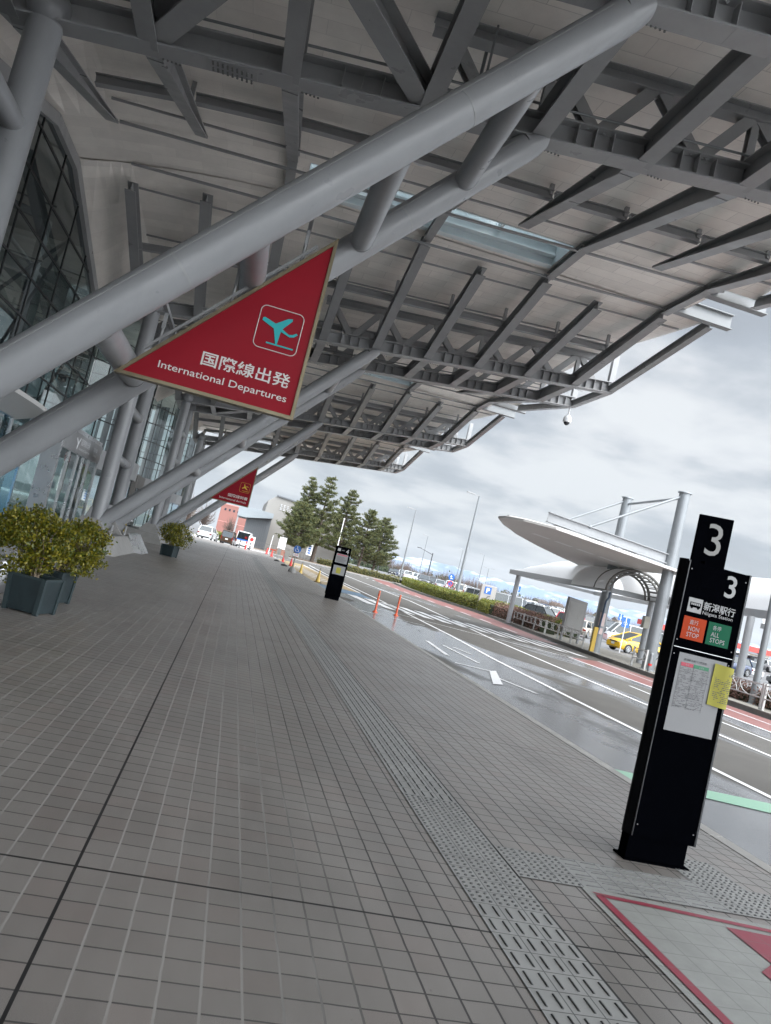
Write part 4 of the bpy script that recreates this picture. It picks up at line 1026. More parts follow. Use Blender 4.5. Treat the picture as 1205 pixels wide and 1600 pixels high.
# ------------------------------------------------------------------ cones, delineators and small signs by the kerb
CY = mat('yellow_cone', (.52, .36, .08), .5, noise=(8, .15)); CR = mat('red_cone', (.60, .035, .03), .5, noise=(8, .1)); CO = mat('orange_post', (.60, .09, .03), .45); BLUES = mat('sign_blue', (.01, .10, .36), .4); REFL = mat('reflective_white', (.7, .7, .7), .4)
def cone(x, y, z, m, label, h=.7, hat=True, base=RUBBER):
    t = thing('traffic_cone', (x, y, z), label, 'traffic cone', 'traffic cones along the kerb')
    b = MB(); b.lathe((x, y, z), [(.155, .03), (.135, .06), (.03, h), (.022, h+.01)], 18); b.build('cone', m, t)
    b = MB(); b.rbox((x, y, z+.018), (.38, .38, .036), .012, .2); b.build('base', base, t)
    if hat: b = MB(); b.tube((x, y, z+h), (x, y, z+h+.1), .02, .02, 8); b.sphere((x, y, z+h+.12), .035, 8, 6); b.build('top_light', BOLT, t)
    return t
def zr(x): return 0 if x < KX else RZ
cone(5.24, 44.6, RZ, CY, 'yellow traffic cone standing alone left of the far black pillar')
cone(4.86, 52.3, RZ, CY, 'yellow traffic cone beside the round blue wheelchair sign')
cone(4.86, 34.2, RZ, CY, 'yellow cone half hidden behind the right foot of the far black pillar', .45)
cone(4.95, 60.5, RZ, CY, 'yellow cone farther along the ochre bay than the wheelchair sign')
cone(4.95, 73.5, RZ, CR, 'small red cone beyond the ochre bay hatching, before the stand signs end')
cone(5.2, 66.5, RZ, CR, 'red and white cone on the ochre bay behind the wheelchair sign')
cone(4.15, 80.5, 0, CR, 'red cone with a dark base left of the far row')
cone(3.95, 88.5, 0, CR, 'leftmost red cone by the slanting white pole')
for x, y, lb in ((5.78, 28.75, 'left orange rubber post standing on the road markings'), (6.82, 29.7, 'right orange rubber post standing on the road markings')):
    t = thing('lane_post', (x, y, RZ), lb, 'lane post', 'orange lane posts on the road')
    b = MB(); b.lathe((x, y, RZ), [(.10, 0), (.10, .025), (.05, .06), (.04, .1), (.038, .80), (.03, .83), (.001, .835)], 16); b.build('post', CO, t)
    b = MB()
    for z in (.42, .58, .74): b.lathe((x, y, RZ), [(.0395, z), (.0395, z+.05)], 16)
    b.build('reflective_band', mat('amber_band', (.5, .18, .10), .35), t)
def wheelchair(mb, c, s, y):
    x, z = c
    P = lambda a, b_: (x+a*s, y, z+b_*s)
    mb.disc(P(-.05, .33), (0, 1, 0), .07*s, .012, 12); mb.path([P(-.05, .22), P(-.05, -.02), P(.16, -.02), P(.24, -.28)], .035*s, 5); mb.path([P(-.05, .1), P(.1, .1)], .03*s, 5)
    mb.path([P(-.05+.24*cos(a), -.12+.24*sin(a)) for a in [2.2+3.6*i/12 for i in range(13)]], .028*s, 5)
t = thing('round_sign', (3.9, 47.6, 0), 'round blue wheelchair sign with a white plate on a concrete foot at the kerb', 'sign')
b = MB(); b.lathe((3.9, 47.6, 0), [(.24, 0), (.24, .12), (.13, .3), (.07, .34), (.04, .36), (.035, 1.3)], 18); b.build('foot', CONC, t)
b = MB(); b.disc((3.9, 47.56, 1.45), (0, 1, 0), .235, .02, 28); d = b.build('disc', BLUES, t)
b = MB(); wheelchair(b, (3.9, 1.45), .42, 47.545); b.build('wheelchair_symbol', WHITEM, d)
b = MB(); b.bbox((3.72, 47.55, 1.00), (4.08, 47.57, 1.18)); p = b.build('plate', WHITEM, t); b = MB(); text_mb(b, '専用', (3.9, 47.545, 1.09), .11, R_, U_); b.build('lettering', mat('red_ink', (.5, .05, .05), .5), p)
# temporary stands farther along
for i, (x, y, lb) in enumerate(((4.05, 57.5, 'pale stand sign with dark foot just beyond the wheelchair sign'), (4.0, 67.0, 'low stand sign with black foot between the cones and the wheelchair sign'))):
    t = thing('stand_sign', (x, y, 0), lb, 'sign', 'temporary stand signs by the kerb')
    b = MB(); b.lathe((x, y, 0), [(.26, 0), (.25, .07), (.12, .12), (.03, .14)], 14); b.build('foot', RUBBER, t)
    b = MB(); b.tube((x, y, .12), (x, y, .75), .02, .02, 8); b.bbox((x-.17, y-.012, .55), (x+.17, y+.012, 1.15)); b.build('board', mat('weathered_board_%d' % i, (.42, .41, .38), .6, noise=(4, .1)), t)
# slanting pale pole
t = thing('pole_with_weight', (4.25, 91, 0), 'tall pale pole leaning beside the leftmost red cones', 'pole'); b = MB(); b.tube((4.25, 91, RZ), (4.33, 91, 2.3), .05, .04, 10); b.build('pole', WHITEM, t); b = MB(); b.lathe((4.25, 91, RZ), [(.2, 0), (.16, .16), (.06, .22)], 12); b.build('weight', CONC, t)
# white notice board near the far vehicles
t = thing('stand_sign', (2.0, 89.6, 0), 'white notice board with a red symbol right of the white van', 'sign', 'temporary stand signs by the kerb')
b = MB(); b.bbox((1.62, 89.58, .25), (2.38, 89.62, 1.55)); q = b.build('board', WHITEM, t); b = MB(); b.bbox((1.7, 89.56, 0), (1.76, 89.66, .25)); b.bbox((2.24, 89.56, 0), (2.30, 89.66, .25)); b.build('leg', STEEL, t)
b = MB(); b.disc((2.0, 89.57, 1.2), (0, 1, 0), .22, .01, 20); b.build('symbol', mat('red_symbol', (.5, .03, .03), .5), q)
# bollards at the end of the walkway
for i, (x, lb) in enumerate(((-1.75, 'steel bollard left of the brown minivan'), (.78, 'steel bollard at the right rear of the brown minivan'), (1.48, 'red and white bollard before the white van'), (1.95, 'dark bollard just right of the red and white one'))):
    t = thing('bollard', (x, 87.2, 0), lb, 'bollard', 'bollards closing the far end of the walkway'); b = MB(); b.lathe((x, 87.2, 0), [(.09, 0), (.09, .82), (.07, .87), (.001, .88)], 14); b.build('post', CR if i == 2 else BOLT, t)
    b = MB(); b.lathe((x, 87.2, 0), [(.092, .5), (.092, .62)], 14); b.build('band', REFL, t)
t = thing('road_barrier', (6.9, 120, RZ), 'low orange barrier on the road edge before the grey building', 'barrier')
b = MB(); b.rbox((6.9, 120, RZ+.45), (3.0, .12, .25), .02); b.build('board', CO, t); b = MB()
for x in (5.7, 8.1): b.bbox((x-.05, 119.9, RZ), (x+.05, 120.1, RZ+.32))
b.build('leg', STEEL, t)

# ------------------------------------------------------------------ fence panels with ring ornament along the island kerb
FW = mat('white_fence_paint', (.52, .52, .51), .45, noise=(4, .1))
FG = 'fence panels along the island kerb'
def fence(p, q, label):
    (x0, y0), (x1, y1) = p, q; L = sqrt((x1-x0)**2+(y1-y0)**2); d = Vector(((x1-x0)/L, (y1-y0)/L, 0)); Z = .02
    t = thing('fence_panel', ((x0+x1)/2, (y0+y1)/2, Z), label, 'fence', FG)
    def P(s, z): return (x0+d.x*s, y0+d.y*s, Z+z)
    for s in (0.03, L-.03): b = MB(); b.beam(P(s, 0), P(s, .86), .07, .07, up=(d.x, d.y, 0)); b.build('post', FW, t)
    b = MB()
    for z in (.80, .38): b.beam(P(0, z), P(L, z), .035, .04)
    b.build('rail', FW, t)
    b = MB(); n = max(1, round(L/1.1)); w = L/n
    for k in range(n):
        c = (k+.5)*w
        b.path([P(c+w*.47*cos(a), .80+.42*sin(a)) for a in [pi+pi*i/14 for i in range(15)]], .014, 6)
        b.path([P(c+w*.47*cos(a), .38+.40*sin(a)) for a in [pi*i/14 for i in range(15)]], .014, 6)
    b.build('ring_ornament', FW, t)
fp = [(12.0, 4.0)]
segs = [((17.45, 19.4), (17.45, 22.0), 'fence panel right of the near pillar, in front of dry shrubs'),
        ((17.45, 22.06), (17.45, 24.6), 'fence panel partly hidden behind the near bus stop pillar'),
        ((17.5, 24.66), (17.55, 26.9), 'fence panel left of the near pillar, behind its red cone'),
        ((17.75, 29.7), (17.85, 31.0), 'fence panel in front of the yellow hatchback, left of the red cone') ,
        ((18.25, 36.6), (18.65, 38.9), 'fence panel just left of the arched shelter foot'), ((18.65, 38.96), (18.95, 41.3), 'fence panel in front of the grey cabinet'),
        ((18.98, 41.36), (19.25, 43.8), 'fence panel left of the grey cabinet'), ((19.27, 43.86), (19.6, 46.4), 'fence panel third from the left end of its run'),
        ((19.62, 46.46), (19.95, 49.2), 'fence panel second from the left end of its run'), ((19.97, 49.26), (20.4, 52.2), 'leftmost fence panel beside the reddish hedge')]
for s in segs: fence(*s)
cone(17.75, 27.7, .02, CR, 'red cone on the island between the fence post and the mast foot', .62, False)
cone(26.5, 41.5, .02, CR, 'red and white cone half hidden behind a pale column at the right edge', .7, False)
for x, y, lb in ((17.65, 29.2, 'short grey bollard left of the red cone on the island'),):
    t = thing('bollard', (x, y, .02), lb, 'bollard'); b = MB(); b.lathe((x, y, .02), [(.075, 0), (.075, .72), (.06, .78), (.001, .79)], 14); b.build('post', GALV, t); b = MB(); b.lathe((x, y, .02), [(.078, .25), (.078, .34)], 14); b.build('band', CR, t)

# ------------------------------------------------------------------ hedges
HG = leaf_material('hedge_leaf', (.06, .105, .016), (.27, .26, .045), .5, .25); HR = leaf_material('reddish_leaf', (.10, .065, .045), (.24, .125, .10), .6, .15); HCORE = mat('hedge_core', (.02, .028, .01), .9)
def hedge(pts, w, h, m, label, z=.02, dens=420, seed=1, s=.085):
    rnd = random.Random(seed); c = pts[len(pts)//2]; t = thing('hedge', (c[0], c[1], z), label, 'hedge'); core = MB(); L = MB()
    for (x0, y0), (x1, y1) in zip(pts, pts[1:]):
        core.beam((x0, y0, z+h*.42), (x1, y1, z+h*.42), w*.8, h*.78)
        ln = sqrt((x1-x0)**2+(y1-y0)**2); d = Vector(((x1-x0)/ln, (y1-y0)/ln, 0)); nx = Vector((-d.y, d.x, 0))
        for i in range(int(ln*dens)):
            s_ = rnd.uniform(-.1, ln+.1); top = 1+.10*sin(s_*2.1+y0)+.05*sin(s_*5.3)
            if rnd.random() < .42: a, b = rnd.uniform(-w/2, w/2), h*top+rnd.gauss(0, .035)
            else: a, b = (rnd.choice((-1, 1)) if rnd.random() < .2 else (1 if nx.x < 0 else -1))*w/2*(1+rnd.gauss(0, .10)), rnd.uniform(.03, 1)*h*top
            p = Vector((x0, y0, z))+d*s_+nx*a+Vector((0, 0, b)); leaf(L, p, s, rnd)
    core.build('core', HCORE, t); L.build('foliage', m, t)
hedge([(20.9, 57.5), (21.5, 62), (21.35, 69), (21.3, 76), (21.9, 84), (22.6, 91), (23.6, 99), (24.9, 107)], 1.1, .95, HG, 'long clipped green hedge behind the road bend with the round signs', seed=2, dens=480, s=.12)
hedge([(24.0, 60), (24.6, 68), (24.6, 78)], 1.2, 1.0, HG, 'second green hedge behind the long clipped one', seed=5, dens=400, s=.12)
hedge([(20.2, 45.6), (20.9, 51.0), (21.3, 57.3)], 1.2, .95, HR, 'reddish brown low hedge in front of the parking sign', seed=3, dens=460, s=.10)
hedge([(19.0, 19.0), (19.0, 26.0)], 1.0, .55, HR, 'dry brown shrubs behind the fence right of the near pillar', seed=7, dens=400, s=.09)
hedge([(22.8, 47.5), (23.6, 55)], 1.0, .9, HG, 'short green hedge right of the parking sign', seed=9, dens=360, s=.11)
hedge([(13, 116), (20, 112.5), (24.8, 111)], 1.4, .9, leaf_material('olive_leaf', (.10, .11, .03), (.22, .19, .06), .5), 'olive hedge under the pine trees across the road', z=RZ, seed=11, dens=220, s=.16)

# ------------------------------------------------------------------ bus shelter: masts, cantilever canopy, membrane roof, arch
MEM = leaf_material('membrane_white', (.80, .80, .80), (.78, .785, .79), .5, .45); SHM = mat('shelter_steel', (.30, .31, .32), .4, noise=(2, .1)); BEIGE = mat('canopy_underside', (.58, .565, .55), .5, noise=(.6, .08))
bs = thing('shelter_canopy', (18.3, 33, 0), 'flat white cantilever canopy with rounded nose hung by rods from two tall masts', 'canopy')
for y in (30.4, 35.4):
    b = MB(); b.tube((18.3, y, 0), (18.3, y, 7.85), .265, .235, 22); b.lathe((18.3, y, 7.85), [(.30, 0), (.30, .05), (.001, .06)], 20); b.lathe((18.3, y, 0), [(.36, 0), (.36, .03), (.28, .06)], 20); b.build('mast', GALV, bs)
def cz(x): return 4.38+(18.3-x)*.075
out = [(19.0, 29.8), (12.6, 29.8), (11.45, 30.7), (10.95, 31.6), (10.95, 32.5), (11.8, 34.1), (13.3, 36.1), (15.2, 37.9), (17.1, 39.3), (19.0, 40.5)]
b = MB(); A = [(x, y, cz(x)) for x, y in out]; B = [(x, y, cz(x)+.09) for x, y in out]; Bt = [(x+(15.5-x)*.06, y+(34-y)*.06, cz(x)+.16) for x, y in out]
b.loft([A, B, Bt], True, True); b.build('canopy_blade', BEIGE, bs)
b = MB()
for k in range(5): x0 = 13.1+k*1.15; b.add([(x0, 33.3, cz(x0)-.005), (x0+.85, 33.3, cz(x0+.85)-.005), (x0+.85, 33.75, cz(x0+.85)-.005), (x0, 33.75, cz(x0)-.005)], [(0, 1, 2, 3)])
b.build('light_slot', WHITEM, bs)
b = MB()
for y in (30.4, 35.4): b.ibeam((18.3, y, cz(18.3)+.27), (12.35, y, cz(12.35)+.27), .24, .42, .03, .02)
for x in (13.5, 15.2, 16.9): b.ibeam((x, 30.4, cz(x)+.28), (x, 35.4, cz(x)+.28), .16, .22)
b.build('beam', SHM, bs)
for y in (30.4, 35.4): b = MB(); b.tube((18.2, y, 7.7), (14.3, y, cz(14.3)+.68), .055, .055, 10); b.sphere((14.3, y, cz(14.3)+.68), .09, 10, 8); b.build('tie_rod', GALV, bs)
b = MB(); b.tube((18.3, 30.4, 7.65), (18.3, 35.4, 7.55), .06, .06, 10); b.build('tie_bar', GALV, bs)

ms = thing('membrane_shelter', (20, 38, 0), 'long white membrane roofed bus shelter with an arched entrance behind the two masts', 'bus shelter')
EV = [(19.9, 18.5, 3.20), (20.2, 28.0, 3.15), (20.5, 35.0, 3.15), (17.95, 35.3, 3.03), (18.4, 43, 3.16), (18.85, 50.6, 3.30)]
def vault(P, wdt, rise, rows=12):
    b = MB(); R = []
    for x, y, z, ed in P:
        R.append([(x+wdt*(1-cos(a))/2, y, z+.28+rise*ed*sin(a)) for a in [pi*i/rows for i in range(rows+1)]])
    n = rows+1; b.add([p for r in R for p in r], [(i*n+j, (i+1)*n+j, (i+1)*n+j+1, i*n+j+1) for i in range(len(R)-1) for j in range(rows)], True); return b
V1 = [(17.95, 35.3, 3.03, .95), (18.1, 38, 3.08, 1), (18.3, 41.5, 3.13, .95), (18.5, 45, 3.2, .82), (18.68, 48, 3.26, .52), (18.85, 50.6, 3.3, .06)]
vault(V1, 6.5, 1.75).build('membrane_roof', MEM, ms)
V2 = [(19.9, 17.0, 3.2, .75), (20.0, 22, 3.18, .95), (20.2, 28.0, 3.15, 1), (20.5, 35.2, 3.15, 1)]
vault(V2, 6.5, 1.75).build('membrane_roof', MEM, ms)
b = MB()
for p, q in ((EV[5], EV[4]), (EV[4], EV[3]), (EV[2], EV[1]), (EV[1], EV[0])): b.beam((p[0], p[1], p[2]+.15), (q[0], q[1], q[2]+.15), .22, .30)
b.beam((17.95, 35.3, 3.18), (24.4, 35.3, 3.3), .2, .26); b.beam((18.85, 50.6, 3.4), (25.3, 50.6, 3.4), .15, .2); b.beam((24.5, 35.3, 3.3), (25.3, 50.6, 3.4), .2, .26); b.beam((26.8, 18, 3.3), (27, 35.2, 3.3), .2, .26)
b.build('eave_beam', SHM, ms)
for x, y in ((18.95, 49.3), (25.2, 49.3), (24.6, 41)):
    b = MB(); b.tube((x, y, 0), (x, y, 3.35), .16, .16, 16); b.build('post', SHM, ms)
for x, y, zt in ((19.85, 26.6, 3.15), (20.55, 35.0, 3.15), (26.9, 31, 3.3)):
    b = MB(); b.tube((x, y, 0), (x, y, zt), .15, .15, 16); b.build('post', SHM, ms)
# arched entrance: two ribs with a lattice between, projecting toward the road
b = MB(); xa, xb, zc = 17.35, 20.3, 3.10
def arc(y, r0_=1.0, n=16, dz=0): return [((xa+xb)/2+((xb-xa)/2*r0_)*cos(pi-pi*i/n), y, zc+1.22*r0_*sin(pi*i/n)+dz) for i in range(n+1)]
for y in (33.7, 34.9): b.path(arc(y), .075, 6); b.path(arc(y, .86), .055, 6)
o, i_ = arc(33.7), arc(33.7, .86); o2, i2 = arc(34.9), arc(34.9, .86)
for k in range(0, 17): b.beam(o[k], i_[k], .07, .06, (0, 1, 0)); b.beam(i_[k], i2[k], .05, .05); b.beam(o[k], o2[k], .035, .035)
b.build('arch_rib', mat('bronze_grey_steel', (.13, .125, .115), .45), ms)
b = MB(); A, B2 = arc(33.65, 1.03), arc(37.5, 1.03); n = len(A); b.add(A+B2, [(k, k+1, n+k+1, n+k) for k in range(n-1)], True); b.build('arch_roof', MEM, ms)
b = MB(); b.path([(18.05, 34.6, 3.05), (18.05, 34.6, 2.8), (18.15, 35.0, 2.6), (18.12, 35.05, 1.2), (18.0, 35.05, .02)], .05, 8); b.build('downpipe', mat('blue_grey_pipe', (.06, .09, .14), .4), ms)
b = MB(); b.bbox((17.82, 34.9, .05), (18.02, 35.05, 1.25)); b.build('hazard_board', mat('amber_board', (.45, .30, .04), .5), ms)
b = MB(); b.bbox((20.2, 34.7, 1.75), (20.5, 34.95, 2.35)); b.build('meter_box', mat('beige_box', (.33, .32, .27), .5), ms)
b = MB(); b.bbox((18.06, 35.10, 1.35), (18.36, 35.13, 2.0)); b.bbox((18.06, 35.10, .95), (18.36, 35.13, 1.25)); b.build('notice', mat('notice_pink', (.5, .40, .39), .5), ms)
# grey cabinet on the island
t = thing('information_cabinet', (19.55, 41, 0), 'plain grey upright cabinet with sloped top behind the fence', 'cabinet')
b = MB(); b.prism([(19.0, 40.9, .55), (20.15, 40.9, .55), (20.15, 40.9, 2.42), (19.0, 40.9, 2.52)], (0, .3, 0)); b.build('case', mat('cabinet_grey', (.25, .245, .24), .5, noise=(2, .08)), t)
b = MB(); b.bbox((19.02, 40.95, .02), (19.1, 41.15, .55)); b.bbox((20.05, 40.95, .02), (20.13, 41.15, .55)); b.build('leg', SHM, t)
b = MB(); b.bbox((19.12, 40.885, .75), (20.03, 40.895, 2.3)); b.bbox((19.3, 40.875, 1.5), (19.55, 40.885, 1.7)); b.bbox((19.7, 40.875, 1.3), (19.74, 40.885, 1.75)); b.build('door', mat('cabinet_door', (.28, .275, .265), .45, noise=(2, .08)), t)

# ------------------------------------------------------------------ lamps, signs on the island
def mast_lamp(x, y, h, label, arm=.9, r=.11, heads=1, group='tall floodlight poles over the car park', ang=pi):
    t = thing('lamp_post', (x, y, RZ), label, 'street lamp', group)
    b = MB(); b.tube((x, y, RZ), (x, y, RZ+h), r, r*.55, 12); b.build('pole', GALV, t)
    for k in range(heads):
        a = ang+pi*k; dx, dy = cos(a), sin(a); b = MB(); b.beam((x, y, RZ+h), (x+dx*arm*.5, y+dy*arm*.5, RZ+h+.06), .07, .07); b.beam((x+dx*arm*.4, y+dy*arm*.4, RZ+h+.08), (x+dx*arm, y+dy*arm, RZ+h+.14), .32, .12); b.build('lamp_head', STEEL, t)
mast_lamp(24.8, 81.5, 12.0, 'tallest floodlight pole rising from the green hedge, left of the cantilever canopy', 1.5, .2, 1)
mast_lamp(27.2, 122, 12.2, 'second tallest floodlight pole, between the pines and the tallest pole', 1.5, .17)
mast_lamp(43.5, 176, 11.6, 'slim floodlight pole just right of the second tallest one', 1.4, .13)
mast_lamp(56.5, 189, 11.2, 'slim floodlight pole left of the tallest pole', 1.4, .13)
mast_lamp(66.0, 200, 11.8, 'slim floodlight pole half hidden behind the tallest pole', 1.4, .13)
mast_lamp(79.0, 232, 9.6, 'double-headed lamp pole far right of the tallest pole', 1.9, .14, 2, ang=.1)
def bent_lamp(x, y, h, label):
    t = thing('road_lamp', (x, y, RZ), label, 'street lamp', 'dark road lamps with long arms'); b = MB(); b.tube((x, y, RZ), (x, y, RZ+h), .14, .10, 10); b.build('pole', mat('dark_pole', (.05, .052, .055), .5) if 'dark_pole' not in bpy.data.materials else bpy.data.materials['dark_pole'], t)
    b = MB(); b.tube((x, y, RZ+h-.3), (x-2.4, y, RZ+h+.35), .06, .05, 8); b.rbox((x-2.7, y, RZ+h+.38), (.8, .25, .14), .03); b.build('lamp_arm', bpy.data.materials['dark_pole'], t)
bent_lamp(35.5, 137, 6.6, 'dark road lamp with a long arm above the blue round signs')
bent_lamp(27.7, 145, 7.2, 'dark road lamp with a long arm just right of the pines')
t = thing('road_sign', (22.2, 76, 0), 'blue arrow sign above a blue and red no parking sign, standing in the hedge', 'sign')
b = MB(); b.tube((22.2, 76, 0), (22.2, 76, 2.6), .035, .035, 8); b.build('pole', WHITEM, t)
b = MB(); b.disc((22.2, 75.95, 2.35), (0, 1, 0), .33, .02, 24); d = b.build('disc', BLUES, t)
b = MB(); b.path([(22.13, 75.93, 2.15), (22.13, 75.93, 2.42)], .035, 5); b.path([(22.10, 75.93, 2.22), (22.34, 75.93, 2.22)], .03, 5); b.prism([(22.02, 75.93, 2.40), (22.24, 75.93, 2.40), (22.13, 75.93, 2.56)], (0, -.008, 0)); b.build('arrow', WHITEM, d)
b = MB(); b.disc((22.2, 75.95, 1.68), (0, 1, 0), .24, .02, 24); d = b.build('disc', BLUES, t)
b = MB(); b.ring((22.2, 75.93, 1.68), (0, 1, 0), .265, .035, 24); b.path([(22.03, 75.93, 1.85), (22.37, 75.93, 1.51)], .03, 5); b.build('red_ring', CR, d)
t = thing('parking_sign', (21.6, 62.3, 0), 'grey upright slab sign with a blue P square behind the reddish hedge', 'sign')
b = MB(); b.rbox((21.6, 62.3, 1.15), (1.35, .3, 2.3), .03); s_ = b.build('slab', mat('sign_slab_grey', (.30, .285, .27), .6, noise=(1.5, .1)), t)
b = MB(); b.bbox((21.220, 62.130, 1.55), (21.820, 62.145, 2.15)); p = b.build('blue_square', BLUES, s_)
b = MB(); text_mb(b, 'P', (21.520, 62.120, 1.85), .42, R_, U_, .3, bold=.03); b.build('letter', WHITEM, p)
b = MB(); b.path([(21.450, 62.130, .95), (21.600, 62.130, 1.35), (21.800, 62.130, 1.4)], .03, 5); b.path([(21.350, 62.130, 1.15), (21.650, 62.130, 1.1)], .025, 5); b.build('arrow', INK, s_)
for x, y, h, lb in ((26.4, 47.6, 2.35, 'blue wheelchair plate on a thin pole behind the white estate car'), (31.8, 82, 3.4, 'small blue plate on a thin pole above the black estate cars'), (42.0, 77, 3.0, 'small blue plate on a thin pole just left of the grey cabinet top')):
    t = thing('parking_sign', (x, y, RZ), lb, 'sign', 'blue plates in the car park'); b = MB(); b.tube((x, y, RZ), (x, y, RZ+h), .035, .035, 8); b.build('pole', WHITEM, t)
    b = MB(); b.bbox((x-.28, y-.02, RZ+h-.65), (x+.28, y, RZ+h)); q = b.build('plate', BLUES, t); b = MB(); wheelchair(b, (x, RZ+h-.32), .5, y-.03); b.build('wheelchair_symbol', WHITEM, q)
# steel lamp pole at the right edge
t = thing('lamp_post', (18.55, 23.9, 0), 'thick steel pole crossing the right edge of the view behind the fence', 'street lamp'); b = MB(); b.tube((18.55, 23.9, 0), (18.55, 23.9, 8.5), .13, .09, 14); b.build('pole', GALV, t); b = MB(); b.lathe((18.55, 23.9, 0), [(.2, 0), (.2, .03), (.14, .05)], 14); b.build('base_plate', GALV, t)
# ------------------------------------------------------------------ vehicles
def paint(name, c, metal=.2, r=.28): return mat('paint_'+name, c, r, metal, coat=.7)
PN = {'white': paint('white', (.60, .61, .62), 0), 'silver': paint('silver', (.36, .37, .385), .5), 'black': paint('black', (.010, .011, .014), .2), 'grey': paint('grey', (.12, .125, .135), .4),
      'yellow': paint('yellow', (.62, .36, .012), 0), 'red': paint('red', (.42, .03, .05), .1), 'navy': paint('navy', (.02, .035, .085), .3), 'brown': paint('brown', (.055, .028, .014), .2), 'beige': paint('beige', (.42, .38, .32), .2), 'blue': paint('blue', (.06, .13, .30), .3)}
TYRE = mat('tyre', (.015, .015, .015), .8); RIM = mat('alloy_rim', (.42, .43, .44), .3, .7); HEADL = mat('headlight_lens', (.70, .71, .70), .12); TAILL = mat('tail_lamp', (.16, .01, .01), .25); TRIM = mat('black_trim', (.012, .012, .012), .5); PLATE = mat('number_plate', (.55, .56, .54), .5)
